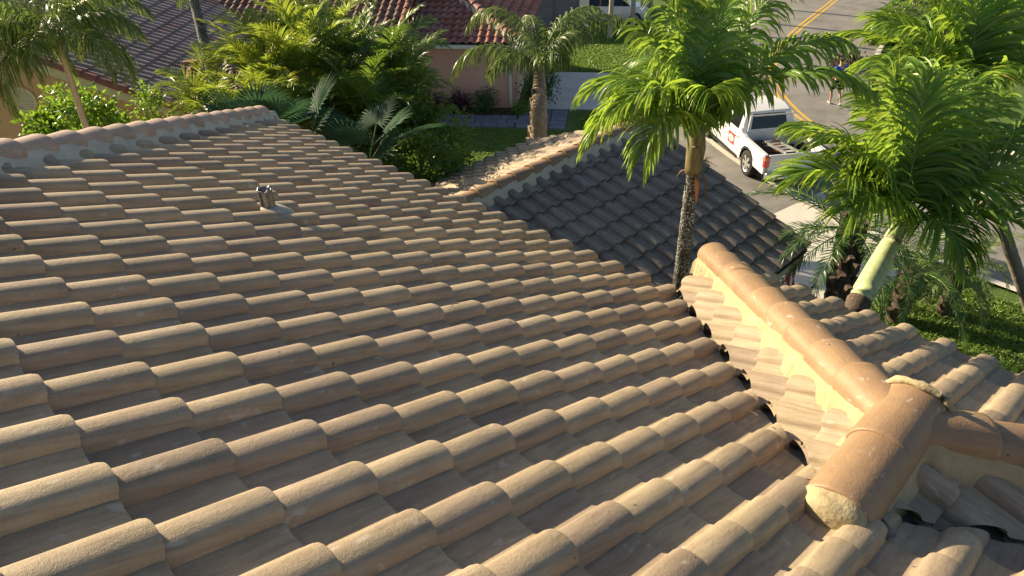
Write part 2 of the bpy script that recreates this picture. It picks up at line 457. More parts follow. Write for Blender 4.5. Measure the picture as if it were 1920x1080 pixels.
sheet('planting_bed', [pk(-6.5, -0.85), pk(0.6, -0.85), pk(0.6, -0.02), pk(-6.5, -0.02)], 0.02, M['soil'], label='mulched bed along the pink wall')

# ------------------------------------------------------------------ roof tiles
U = 0.315          # column pitch
CO = 0.3682        # course length
TL = 0.445         # tile length
TH = 0.040         # butt step

def profile(npts):
    """(y,z) across one tile: steep sided barrel, then the shallow pan"""
    h, a = 0.068, 0.079
    pts = [(-0.086, 0.000), (-0.0815, 0.014)]
    for k in range(npts):
        t = math.pi - math.pi * (k + 0.5) / npts
        pts.append((a * math.cos(t), h * (math.sin(t) ** 0.56)))
    pts += [(0.0815, 0.016), (0.090, 0.006), (0.115, 0.001), (0.155, -0.002), (0.195, 0.001), (0.218, 0.009), (0.234, 0.006)]
    return pts

def tile_mesh(name, npts, lod=0):
    pr = profile(npts)
    n = len(pr)
    mb = MB()
    tilt = TH / CO
    xs = [-TL, -0.02, 0.0] if lod == 0 else [-TL, 0.0]
    vs = []
    for x in xs:
        edge = 0.006 if (lod == 0 and x == 0.0) else 0.0
        for (y, z) in pr:
            sc = 1.0 - edge * 6
            vs.append((x, y * (1 - edge), z + tilt * (x + TL) + 0.002 - edge))
    for (y, z) in pr:      # nose thickness
        vs.append((-0.006, y * 0.985, z * 0.86 + tilt * TL - 0.020))
    fs = []
    for r in range(len(xs)):
        for k in range(n - 1):
            fs.append((r * n + k, (r + 1) * n + k, (r + 1) * n + k + 1, r * n + k + 1))
    # side skirt at the crisp edge
    b0 = len(vs)
    mb.add(vs, fs)
    me = mb.mesh(name, smooth=True)
    # crisp nose edge
    me.set_sharp_from_angle(angle=R(52))
    return me, mb

TILE_HI, TILE_HI_MB = tile_mesh('roof_tile_mesh', 11, 0)
TILE_LO, TILE_LO_MB = tile_mesh('far_roof_tile_mesh', 5, 1)
for me in (TILE_HI, TILE_LO): pass

def cam_px(P):
    c = CR @ (np.asarray(P, float) - np.array([0, 0, CAMZ]))
    if c[2] < 0.2: return None
    return (c[0] / c[2] * 1383.2 + 960, c[1] / c[2] * 1383.2 + 540, c[2])

class Face:
    def __init__(self, O, h, slope):
        self.O = np.array(O, float)
        h = np.array([h[0], h[1]], float); h /= np.linalg.norm(h)
        self.h = h
        c, s = math.cos(slope), math.sin(slope)
        self.ex = np.array([h[0] * c, h[1] * c, -s])
        self.n = np.array([h[0] * s, h[1] * s, c])
        self.ey = np.cross(self.n, self.ex)
    def pt(self, s, y, z=0.0):
        return self.O + self.ex * s + self.ey * y + self.n * z
    def mat(self, s, y, z=0.0, rz=0.0, rx=0.0):
        m = Matrix((self.ex, self.ey, self.n)).transposed().to_4x4()
        m.translation = Vector(self.pt(s, y, z))
        return m @ Matrix.Rotation(rz, 4, 'Z') @ Matrix.Rotation(rx, 4, 'X')
    def height(self, X, Y):
        d = np.array([X, Y]) - self.O[:2]
        return self.O[2] - (self.n[0] * d[0] + self.n[1] * d[1]) / self.n[2]

def clip_mesh(me, mw_, planes):
    """planes: list of (point2d, normal2d) keep side normal.(p-point)>=0"""
    bm = bmesh.new()
    bm.from_mesh(me)
    inv = mw_.inverted()
    rot = inv.to_3x3()
    for (p, nn) in planes:
        co = inv @ Vector((p[0], p[1], mw_.translation.z))
        no = (mw_.to_3x3().transposed() @ Vector((nn[0], nn[1], 0)))
        bmesh.ops.bisect_plane(bm, geom=bm.verts[:] + bm.edges[:] + bm.faces[:], plane_co=co, plane_no=no, clear_inner=True)
    ok = len(bm.faces) > 0
    out = None
    if ok:
        out = bpy.data.meshes.new('cut_roof_tile')
        bm.to_mesh(out)
    bm.free()
    return out

def collect_tiles(face, cols, rows, planes_fn, lod, jitter=0.003, U_=U, CO_=CO, zoff=0.0, sx=1.0):
    """returns list of (depth, matrix, mesh or None(clipped), in_view)"""
    out = []
    base = TILE_HI if lod == 0 else TILE_LO
    for j in cols:
        for i in rows:
            y, s = j * U_, i * CO_
            m = face.mat(s, y, zoff + rng.uniform(0, jitter), rng.uniform(-.006, .006), rng.uniform(-.008, .008))
            if sx != 1.0: m = m @ Matrix.Diagonal((sx, 1, 1, 1))
            corners = [m @ Vector(q) for q in ((-TL, -0.086, 0), (0, -0.086, 0), (-TL, 0.238, 0), (0, 0.238, 0))]
            ctr = sum(corners, Vector()) / 4
            planes = planes_fn(ctr)
            if planes is None: continue
            st = 'in'
            cut = []
            for (p, nn) in planes:
                d = [(c.x - p[0]) * nn[0] + (c.y - p[1]) * nn[1] for c in corners]
                if max(d) <= 0.0: st = 'out'; break
                if min(d) < 0: cut.append((p, nn))
            if st == 'out': continue
            me = base
            if cut:
                me = clip_mesh(base, m, cut)
                if me is None: continue
            q = cam_px(ctr)
            vis = q is not None and -60 < q[0] < 1980 and -60 < q[1] < 1140
            out.append([q[2] if q else 99.0, m, me, vis])
    return out

def emit_tiles(items, parent, mat, limit, stuff_name, name='roof_tile'):
    """the `limit` nearest in view become single objects, the rest one joined mesh"""
    inv = parent.matrix_world.inverted() if parent is not None else Matrix()
    items = sorted(items, key=lambda t: (not t[3], t[0]))
    single = [t for t in items[:limit] if t[3]]
    rest = items[len(single):]
    cache = {}
    for d, m, me, vis in single:
        if me.name not in cache or cache[me.name] is None:
            if me in (TILE_HI, TILE_LO):
                key = (me.name, mat.name)
                if key not in cache:
                    c = me.copy(); c.materials.append(mat); cache[key] = c
                use = cache[key]
            else:
                me.materials.append(mat)
                me.set_sharp_from_angle(angle=R(52))
                use = me
        o = bpy.data.objects.new(name, use)
        COL.objects.link(o)
        o.parent = parent
        o.matrix_local = m
    if rest:
        V, F, n = [], [], 0
        arrs = {}
        for d, m, me, vis in rest:
            k = me.name
            if k not in arrs:
                co = np.empty(len(me.vertices) * 3); me.vertices.foreach_get('co', co)
                arrs[k] = (co.reshape(-1, 3), [tuple(p.vertices) for p in me.polygons])
            co, fs = arrs[k]
            mm = np.array(m)
            V.append(co @ mm[:3, :3].T + mm[:3, 3])
            F += [tuple(i + n for i in f) for f in fs]
            n += len(co)
        me = bpy.data.meshes.new(stuff_name)
        me.from_pydata(np.vstack(V).tolist(), [], F)
        me.polygons.foreach_set('use_smooth', [True] * len(F))
        me.set_sharp_from_angle(angle=R(52))
        o = link_mesh(stuff_name, me, parent, mat)
        o['kind'] = 'stuff'

def deck(name, pts, parent, mat=None, drop=0.012):
    mb = MB()
    n = len(pts)
    top = [(p[0], p[1], p[2] - drop) for p in pts]
    bot = [(p[0], p[1], p[2] - drop - 0.05) for p in pts]
    fs = [tuple(range(n)), tuple(range(2 * n - 1, n - 1, -1))]
    fs += [(i, n + i, n + (i + 1) % n, (i + 1) % n) for i in range(n)]
    mb.add(top + bot, fs)
    return mb.build(name, mat or M['deck'], parent)

def cap_mesh(name, ra, rb, ha, hb, L, n=12, thick=0.016):
    """half barrel: nose at x=0 (radius ra), head at x=-L (radius rb)"""
    mb = MB()
    vs, fs = [], []
    prof = [(-L, rb, hb, 0.0), (-0.03, ra * .99, ha * .99, 0.0), (-0.008, ra, ha, 0.0), (0.0, ra - .008, ha - .008, 0.0), (-0.002, ra - thick - .008, ha - thick - .008, 0)]
    for (x, r, h, _) in prof:
        for k in range(n + 1):
            t = math.pi * k / n
            vs.append((x, r * math.cos(t), h * max(math.sin(t), 0) ** 0.85))
    m = n + 1
    for r_ in range(len(prof) - 1):
        for k in range(n):
            fs.append((r_ * m + k, r_ * m + k + 1, (r_ + 1) * m + k + 1, (r_ + 1) * m + k))
    mb.add(vs, fs)
    me = mb.mesh(name, smooth=True)
    me.set_sharp_from_angle(angle=R(60))
    return me

def caps_along(P0, P1, parent, mat, step=0.40, ra=0.15, rb=0.132, ha=0.135, hb=0.115, first=0.40, me=None, tilt=0.02, name='ridge_cap', reverse=False, n=12, end_extra=0.0):
    """caps from the high end P0 to the low end P1, nose towards P1"""
    P0, P1 = Vector(P0), Vector(P1)
    d = (P1 - P0); L = d.length; d.normalize()
    side = Vector((0, 0, 1)).cross(d).normalized()
    up = d.cross(side)
    me = cap_mesh(name + '_mesh', ra, rb, ha, hb, step + 0.05, n)
    me.materials.append(mat)
    x = first
    k = 0
    while x <= L + end_extra:
        m = Matrix((d, side, up)).transposed().to_4x4()
        m.translation = P0 + d * x + up * 0.004
        m = m @ Matrix.Rotation(math.atan(tilt / step) + rng.uniform(-.008, .008), 4, 'Y') @ Matrix.Rotation(rng.uniform(-.02, .02), 4, 'X')
        # nose raised: rotate about Y lifts the nose when negative
        m2 = Matrix((d, side, up)).transposed().to_4x4()
        m2.translation = P0 + d * x + up * tilt + side * rng.uniform(-.005, .005)
        m2 = m2 @ Matrix.Rotation(-math.atan(tilt / step) + rng.uniform(-.006, .006), 4, 'Y') @ Matrix.Rotation(rng.uniform(-.025, .025), 4, 'X')
        o = link_mesh(name, me, parent)
        o.matrix_local = m2
        x += step
        k += 1

def mortar_band(P0, P1, faceL, faceR, parent, mat, lat_in=0.125, z_in=0.05, lat_mid=0.17, lat_out=0.235, bed=0.052, nseg=None, ends=True, name='mortar_bed', amp=0.03):
    """mortar under the caps, both sides; faceL/faceR give the deck height on each side"""
    P0, P1 = np.array(P0, float), np.array(P1, float)
    d = P1 - P0; L = np.linalg.norm(d); d /= L
    hd = d[:2] / np.linalg.norm(d[:2])
    side = np.array([-hd[1], hd[0]])
    n = nseg or int(L / 0.035)
    mb = MB()
    for sgn, fc in ((1, faceL), (-1, faceR)):
        if fc is None: continue
        rows = []
        nz = np.cumsum(rng.normal(0, 1, n + 1)); nz -= np.linspace(nz[0], nz[-1], n + 1)
        nz = nz / (np.abs(nz).max() + 1e-6)
        hf = rng.normal(0, 1, n + 1)
        for i in range(n + 1):
            p = P0 + d * (L * i / n)
            w = nz[i] * amp + hf[i] * amp * .22
            def q(lat, zz, base):
                xy = p[:2] + side * sgn * lat
                z = (p[2] + zz) if base == 'hip' else fc.height(*xy) + zz
                return (xy[0], xy[1], z)
            r = [q(0.0, z_in, 'hip'), q(lat_in, z_in + hf[i] * .002, 'hip'), q(lat_mid + w * .3, bed + .028 + hf[i] * .003, 'face'), q(lat_out + w, bed + hf[i] * .002, 'face'), q(lat_out + w + .018, -.012, 'face')]
            rows.append(r)
        m = len(rows[0])
        vs = [p for r in rows for p in r]
        fs = []
        for i in range(n):
            for k in range(m - 1):
                a, b, c, e = i * m + k, i * m + k + 1, (i + 1) * m + k + 1, (i + 1) * m + k
                fs.append((a, e, c, b) if sgn > 0 else (a, b, c, e))
        mb.add(vs, fs)
    return mb.build(name, mat, parent, smooth=True)

# ------------------------------------------------------------------ our house
SL = R(22.6); TS = math.tan(SL)
house = empty('tiled_house', (0, 0, 0))
tag(house, 'tan tiled house whose barrel tile roof fills the foreground', 'house')
ax, ay, az_ = 0.5576, 3.5867, 7.7502
A = Face((ax, ay, az_ - 0.035), (1, 0), SL)
EAVE_X = ax + 13 * CO * math.cos(SL)          # 4.97
HIPC = 5.08                                   # A hip : Y - X = HIPC
X0, YC, XP = 2.65, 0.58, 3.33                  # cross hip: start, ridge line, peak
s2 = math.sqrt(0.5)
HG = 0.125                                    # half gap at hips
VG = 0.015                                    # half gap at valleys
def planes_A(c):
    P = [((0, HIPC), ( s2, -s2)) ]
    P[0] = ((0 + HG * s2, HIPC - HG * s2), (s2, -s2))
    if c.x > X0 - 0.6:
        if c.y >= YC:
            P.append(((X0 - VG * s2, YC + VG * s2), (-s2, s2)))
        else:
            P.append(((X0 - VG * s2, YC - VG * s2), (-s2, -s2)))
    return P
itemsA = collect_tiles(A, range(-18, 23), range(-8, 14), planes_A, 0)
# cross hip C
ZR = A.height(X0, YC)
RUN = EAVE_X - X0
YEL = YC + RUN                                   # left eave
YER = YC - RUN
XEF = XP + RUN                                   # front eave
def row_face(face_pt, h, run):
    return Face(face_pt, h, SL)
CE = 0.0
n_rows = 7
s_run = RUN / math.cos(SL)
CL = Face((EAVE_X, YC, ZR), (0, 1), SL)
CFf = Face((XP, YC, ZR), (1, 0), SL)
CRt = Face((EAVE_X, YC, ZR), (0, -1), SL)
off = s_run + 0.03
def planes_CL(c):
    P = [((X0 + VG * s2, YC - VG * s2), (s2, -s2))]           # valley side : X-X0 >= Y-YC
    P.append(((XP - HG * s2, YC + HG * s2), (-s2, s2)))       # hip side : Y-YC >= X-XP
    P.append(((0, YC + 0.12), (0, 1)))
    return P
def planes_CF(c):
    return [((XP + HG * s2, YC - HG * s2), (s2, -s2)), ((XP + HG * s2, YC + HG * s2), (s2, s2)), ((0, YEL + .05), (0, -1))]
def planes_CR(c):
    P = [((X0 + VG * s2, YC + VG * s2), (s2, s2))]
    P.append(((XP - HG * s2, YC - HG * s2), (-s2, -s2)))
    P.append(((0, YC - 0.12), (0, -1)))
    return P
def shifted(face, ds, dy):
    f = Face(face.O, face.h, SL); f.O = face.pt(ds, dy); return f
CLt = shifted(CL, off, 0.07); CFt = shifted(CFf, off + .34, 0.02); CRtt = shifted(CRt, off, 0.1)
itemsC = collect_tiles(CLt, range(-14, 14), range(-8, 1), planes_CL, 0)
itemsC += collect_tiles(CFt, range(-10, 11), range(-8, 1), planes_CF, 0)
itemsC += collect_tiles(CRtt, range(-14, 14), range(-8, 1), planes_CR, 0)
# garage wing B
BY, BZ, BX1 = 7.52, 4.72, 11.13
SB = R(21.5); TB = math.tan(SB)
BRf = Face((BX1, BY, BZ), (0, -1), SB)
BLf = Face((BX1, BY, BZ), (0, 1), SB)
B_rows = 10
off_b = B_rows * CO
def planes_B(sg):
    def f(c):
        return [((0, BY + sg * 0.13), (0, sg)), ((BX1, 0), (-1, 0)), ((EAVE_X - 0.75, 0), (1, 0))]
    return f
BRt = Face(BRf.pt(off_b, 0.0), (0, -1), SB)
BLt = Face(BLf.pt(8.9 * CO, 0.0), (0, 1), SB)
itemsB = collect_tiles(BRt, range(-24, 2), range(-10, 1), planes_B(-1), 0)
itemsBl = collect_tiles(BLt, range(-2, 24), range(-9, 1), planes_B(1), 0)
allowed = 300
vis = sorted([t[0] for t in itemsA + itemsC + itemsB + itemsBl if t[3]])
cutd = vis[min(allowed, len(vis)) - 1]
def lim(items): return len([t for t in items if t[3] and t[0] <= cutd])
main_roof = empty('main_roof'); main_roof.parent = house
cross_roof = empty('cross_hip_roof'); cross_roof.parent = house
wing_roof = empty('garage_wing_roof'); wing_roof.parent = house
bpy.context.view_layer.update()
emit_tiles(itemsA, main_roof, M['tile'], lim(itemsA), 'far_roof_tiles')
emit_tiles(itemsC, cross_roof, M['tile'], lim(itemsC), 'far_roof_tiles')
emit_tiles(itemsB, wing_roof, M['tile_wing_shade'], lim(itemsB), 'far_roof_tiles')
emit_tiles(itemsBl, wing_roof, M['tile'], lim(itemsBl), 'lit_side_roof_tiles')
print('tiles', len(itemsA), len(itemsC), len(itemsB), len(itemsBl), 'vis', len(vis), 'cut depth', cutd)

# decks
def AZ(x): return A.height(x, 0)
HX = -2.2
deck('roof_deck', [(EAVE_X - .03, EAVE_X + HIPC, AZ(EAVE_X)), (HX, HX + HIPC, AZ(HX)), (HX, -14, AZ(HX)), (EAVE_X - .03, -14, AZ(EAVE_X))], main_roof)
# rear hip face and far slope (out of sight, closes the roof)
deck('rear_deck', [(EAVE_X, EAVE_X + HIPC, AZ(EAVE_X) - .03), (HX, HX + HIPC, AZ(HX) - .03), (HX - 7.2, EAVE_X + HIPC, AZ(EAVE_X) - .03)], main_roof, M['tile'])
deck('rear_deck', [(HX, HX + HIPC, AZ(HX) - .03), (HX - 7.2, EAVE_X + HIPC, AZ(EAVE_X) - .03), (HX - 7.2, -14, AZ(EAVE_X) - .03), (HX, -14, AZ(HX) - .03)], main_roof, M['tile'])
zE = AZ(EAVE_X)
deck('roof_deck', [(X0, YC, ZR), (XP, YC, ZR), (XEF, YEL, zE), (EAVE_X, YEL, zE)], cross_roof)
deck('roof_deck', [(XP, YC, ZR), (XEF, YER, zE), (XEF + .3, YER, zE - .3 * TS), (XEF + .3, YEL, zE - .3 * TS), (XEF, YEL, zE)], cross_roof)
deck('roof_deck', [(X0, YC, ZR), (EAVE_X, YER, zE), (XEF, YER, zE), (XP, YC, ZR)], cross_roof)
# valley flashing
for sg in (1, -1):
    mb = MB()
    a = np.array([X0 - .15, YC + sg * -.15]); b = np.array([EAVE_X + .02, YC + sg * RUN])
    vs = []
    for p, in ((a,), (b,)):
        for lat in (-0.16, 0.0, 0.16):
            q = p + np.array([s2, -sg * s2]) * lat
            zz = (A.height(*p) + 0.004 + abs(lat) * TS * .72 * 1.0 * (0.98))
            vs.append((q[0], q[1], zz))
    mb.add(vs, [(0, 1, 4, 3), (1, 2, 5, 4)])
    mb.build('valley_flashing', M['valley_metal'], cross_roof)

# mortar closing the cut barrel ends along the valley, coloured dark as gap shade
def tile_under(face, X, Y, U_=U):
    d = np.array([X - face.O[0], Y - face.O[1]])
    s_ = (d @ face.h) / face.ex[:2].dot(face.h)
    y_ = d @ face.ey[:2]
    yl = (y_ + .086) % U_ - .086
    x_ = (s_ % CO) - CO
    pr = profile(11)
    z_ = np.interp(yl, [p[0] for p in pr], [p[1] for p in pr]) + TH / CO * (x_ + TL) - .006
    return z_
mb = MB(); vs = []
nv_ = 420
for k in range(nv_ + 1):
    t = .12 + 2.2 * k / nv_
    for back in (0,):
        X_, Y_ = X0 + t - (VG + .022) * s2, YC + t + (VG + .022) * s2
        zt_ = tile_under(A, X_, Y_)
        n_ = A.n
        b_ = np.array([X_, Y_, A.height(X_, Y_)])
        vs.append(b_ - n_ * .02); vs.append(b_ + n_ * zt_)
mb.add(vs, [(2 * k, 2 * k + 2, 2 * k + 3, 2 * k + 1) for k in range(nv_)])
mb.build('valley_shade_mortar', M['mortar_gap_shade'], cross_roof)
# caps and mortar
hz = 0.085
hipA0 = (HX, HX + HIPC, AZ(HX) + hz); hipA1 = (EAVE_X + .02, EAVE_X + HIPC + .02, zE + hz)
REAR = Face((HX, HX + HIPC, AZ(HX)), (0, 1), SL)
mortar_band(hipA0, hipA1, None, A, main_roof, M['mortar_grey'], lat_mid=.165, lat_out=.21, bed=.045)
mortar_band(hipA0, hipA1, REAR, None, main_roof, M['mortar_grey'], lat_out=.2)
caps_along(hipA0, hipA1, main_roof, M['cap_grey'], step=0.40, ra=.15, rb=.115, ha=.13, hb=.108, first=.3, tilt=.013, end_extra=.02)
# cross hip: ridge and two hips
rz0 = (X0 - .05, YC, ZR + hz + .01); pk_ = (XP, YC, ZR + hz + .01)
mortar_band(rz0, pk_, CL, CRt, cross_roof, M['mortar'], lat_mid=.172, lat_out=.19, bed=.066, amp=.02)
hl1 = (XEF + .10, YEL + .10, zE + hz - .03); hr1 = (XEF + .10, YER - .10, zE + hz - .03)
mortar_band(pk_, hl1, CL, CFf, cross_roof, M['mortar'], lat_in=.12, lat_mid=.156, lat_out=.178, bed=.106, amp=.034)
mortar_band(pk_, hr1, CFf, CRt, cross_roof, M['mortar'], lat_in=.12, lat_mid=.156, lat_out=.178, bed=.106, amp=.034)
d1 = (Vector(hl1) - Vector(pk_)).normalized(); d2 = (Vector(hr1) - Vector(pk_)).normalized()
caps_along(Vector(pk_) + d1 * .19, hl1, cross_roof, M['cap'], step=.385, first=.30, ra=.155, rb=.14, ha=.14, hb=.122, end_extra=.05, n=16)
caps_along(Vector(pk_) + d2 * .17, hr1, cross_roof, M['cap'], step=.385, first=.30, ra=.15, rb=.135, ha=.13, hb=.115, end_extra=.05, n=16)
caps_along(Vector(pk_) + Vector((.22, 0, -.02)), Vector(rz0) + Vector((-.06, 0, -.02)), cross_roof, M['cap'], step=.49, first=.49, ra=.165, rb=.16, ha=.145, hb=.140, tilt=.004, end_extra=.1, n=18)
# mortar lump at the ridge foot and collar at the peak
def lump(name, c, r, parent, mat, seed=1, flat=1.0, n=16):
    bm = bmesh.new()
    bmesh.ops.create_icosphere(bm, subdivisions=3, radius=1.0)
    rr = np.random.default_rng(seed)
    k = rr.normal(0, 1, (6, 3)) * 2.2; ph = rr.uniform(0, 6, 6)
    for v in bm.verts:
        w = 1 + 0.05 * sum(math.sin(v.co.dot(Vector(k[i])) + ph[i]) for i in range(6))
        v.co = Vector((v.co.x * r[0] * w, v.co.y * r[1] * w, v.co.z * r[2] * w))
    me = bpy.data.meshes.new(name); bm.to_mesh(me); bm.free()
    me.polygons.foreach_set('use_smooth', [True] * len(me.polygons))
    o = link_mesh(name, me, parent, mat)
    o.location = c
    return o
lump('mortar_end', (X0 - .10, YC, ZR + .055), (.10, .172, .155), cross_roof, M['mortar'], 3)
lump('mortar_foot', (X0 - .12, YC - .05, ZR + .02), (.13, .2, .07), cross_roof, M['mortar'], 13)
# collar ring round the peak
mb = MB()
pts = []
for k in range(13):
    t = math.pi * k / 12
    pts.append((XP + .225 + .012 * math.sin(3 * t), YC + .172 * math.cos(t), ZR + hz - .012 + .156 * abs(math.sin(t)) ** .85))
mb.tube(pts, [.022 + .006 * math.sin(k * 2.3) for k in range(13)], 8)
mb.build('mortar_collar', M['mortar'], cross_roof, smooth=True)
lump('peak_mortar', (XP + .23, YC, ZR + hz - .03), (.09, .16, .13), cross_roof, M['mortar'], 5)
# wing ridge
bz0 = (BX1, BY, BZ + .075); bz1 = (EAVE_X - .8, BY, BZ + .075)
mortar_band(bz0, bz1, BRf, BLf, wing_roof, M['mortar_grey'], lat_mid=.165, lat_out=.2)
caps_along(bz0, bz1, wing_roof, M['cap'], step=.40, first=.40, ra=.14, rb=.125, ha=.12, hb=.10)
BE = BY - off_b * math.cos(SB); BEL = BY + 8.9 * CO * math.cos(SB)
zBE = BZ - off_b * math.sin(SB); zBL = BZ - 8.9 * CO * math.sin(SB)
deck('roof_deck', [(EAVE_X - .8, BY, BZ), (BX1 - .03, BY, BZ), (BX1 - .03, BE, zBE), (EAVE_X - .8, BE, zBE)], wing_roof)
deck('roof_deck', [(EAVE_X - .8, BY, BZ), (BX1 - .03, BY, BZ), (BX1 - .03, BEL, zBL), (EAVE_X - .8, BEL, zBL)], wing_roof)
# fascias
def fascia(a, b, h, parent, mat, t=.03):
    a, b = np.array(a, float), np.array(b, float)
    d = b - a
    L = math.hypot(d[0], d[1])
    nrm = np.array([d[1], -d[0], 0]) / L * t / 2
    vs = []
    for p in (a, b):
        for sg in (-1, 1):
            for dz in (0, -h):
                q = p + nrm * sg; vs.append((q[0], q[1], q[2] + dz))
    mb = MB()
    mb.add(vs, [(0, 1, 3, 2), (4, 6, 7, 5), (0, 4, 5, 1), (2, 3, 7, 6), (0, 2, 6, 4), (1, 5, 7, 3)])
    return mb.build('fascia', mat, parent)
fascia((EAVE_X - .06, EAVE_X + HIPC - .05, zE - .07), (EAVE_X - .06, YEL + .02, zE - .07), .18, house, M['trim_cream'])
fascia((EAVE_X, YEL - .06, zE - .07), (XEF + .22, YEL - .06, zE - .07), .18, house, M['trim_cream'])
fascia((XEF + .25, YEL - .08, zE - .07 - .3 * TS), (XEF + .25, YER, zE - .07 - .3 * TS), .18, house, M['trim_cream'])
fascia((BX1 - .06, BY, BZ - .07), (BX1 - .06, BE + .03, zBE - .07), .2, house, M['trim_cream'])
fascia((BX1 - .06, BY, BZ - .07), (BX1 - .06, BEL - .03, zBL - .07), .2, house, M['trim_cream'])
fascia((EAVE_X - .5, BE + .06, zBE - .07), (BX1 - .09, BE + .06, zBE - .07), .18, house, M['trim_cream'])
# walls
mb = MB()
zt = zE - .12
mb.box((-2.7, -2.2, zt / 2), (14.3, 23.6, zt))
mb.box(((EAVE_X - .55 + XEF - .55) / 2, YC, zt / 2), (XEF - EAVE_X - .02, 2 * RUN - 1.1, zt - .01))
mb.build('wall', M['stucco_tan'], house)
mb = MB()
y0, y1 = BE + .45, BEL - .45
xb0, xb1 = EAVE_X - .4, BX1 - .4
zz0 = zBE - .15 + .45 * TB; zz1 = zBL - .15 + .45 * TB
mb.add([(xb0, y0, 0), (xb1, y0, 0), (xb1, y1, 0), (xb0, y1, 0), (xb0, y0, zz0), (xb1, y0, zz0), (xb1, y1, zz1), (xb0, y1, zz1), (xb0, BY, BZ - .14), (xb1, BY, BZ - .14)],
       [(0, 1, 5, 4), (2, 3, 7, 6), (1, 2, 6, 9, 5), (0, 4, 8, 7, 3)])
mb.build('wing_wall', M['stucco_tan'], house)
# garage door
mb = MB()
mb.box((xb1 + .02, BY, 1.1), (.05, 4.8, 2.2))
gd = mb.build('garage_door', M['trim_white'], house)
for k in range(4):
    mb = MB(); mb.box((xb1 + .055, BY, .3 + k * .54), (.03, 4.7, .5)); mb.build('door_panel', M['trim_white'], gd)

# vent pipe on the roof
vx, vy = A.O[0] + 1.93 * math.cos(SL), ay + 4.50 * U
vz = A.height(vx, vy) + .05
vent = empty('vent_pipe', (vx, vy, vz))
tag(vent, 'crimped metal vent pipe standing in the tile field', 'vent')
mb = MB()
n = 24
vs = []
prof = [(.058, -.05), (.055, .07), (.054, .14), (.055, .205), (.058, .22), (.048, .218), (.040, .19), (.038, .08)]
for (r_, z_) in prof:
    for k in range(n):
        t = 2 * math.pi * k / n
        w = 1 + .012 * math.sin(5 * t) + .018 * math.sin(9 * t + z_ * 20)
        zz = z_ + (0.006 * math.sin(4 * t + 1) + .007 * math.sin(7 * t) if z_ > .18 else 0)
        vs.append((r_ * w * math.cos(t) + z_ * -.04, r_ * w * math.sin(t), zz))
fs = [(i * n + k, i * n + (k + 1) % n, (i + 1) * n + (k + 1) % n, (i + 1) * n + k) for i in range(len(prof) - 1) for k in range(n)]
mb.add(vs, fs)
mb.build('pipe', M['lead'], vent, smooth=True)
c = lump('mortar_collar', (.05, -.02, .02), (.13, .10, .045), vent, M['white_cement'], 8)
c.rotation_euler = (0, SL, .2)

# twigs and dry bits on tiles
def twig(i, j, sc=1.0, z=.135, a=0.5):
    p = A.pt(i * CO, j * U, z)
    o = MB()
    e = np.array([math.cos(a), math.sin(a), -.3]); e /= np.linalg.norm(e)
    f2 = np.array([-math.sin(a), math.cos(a), 0.1])
    o.tube([(0, 0, 0), e * .035 * sc, e * .065 * sc + f2 * .01], [.003, .0025, .0012], 5)
    o.tube([e * .03 * sc, e * .035 * sc + f2 * .03 * sc], [.002, .001], 5)
    ob = o.build('twig', M['wood_stem'])
    ob.location = p
    return ob

# ------------------------------------------------------------------ foliage builders
def strips_mesh(C, D, W, N, widths, fold=0.0):
    """C: (n,k,3) centre points, W: (n,3) width dirs, N: (n,3) leaf normals, widths (k,). returns verts, faces"""
    n, k, _ = C.shape
    if fold > 0:
        V = np.empty((n, k, 3, 3))
        for a in range(k):
            wv = W[:, a] * widths[:, a, None]
            V[:, a, 0] = C[:, a] - wv + N[:, a] * widths[:, a, None] * fold
            V[:, a, 1] = C[:, a]
            V[:, a, 2] = C[:, a] + wv + N[:, a] * widths[:, a, None] * fold
        m = 3
    else:
        V = np.empty((n, k, 2, 3))
        for a in range(k):
            wv = W[:, a] * widths[:, a, None]
            V[:, a, 0] = C[:, a] - wv
            V[:, a, 1] = C[:, a] + wv
        m = 2
    base = (np.arange(n) * k * m)[:, None]
    quads = []
    for a in range(k - 1):
        for b in range(m - 1):
            quads.append(np.stack([base[:, 0] + a * m + b, base[:, 0] + a * m + b + 1, base[:, 0] + (a + 1) * m + b + 1, base[:, 0] + (a + 1) * m + b], 1))
    return V.reshape(-1, 3), np.vstack(quads)

def norm(a): return a / (np.linalg.norm(a, axis=-1, keepdims=True) + 1e-9)

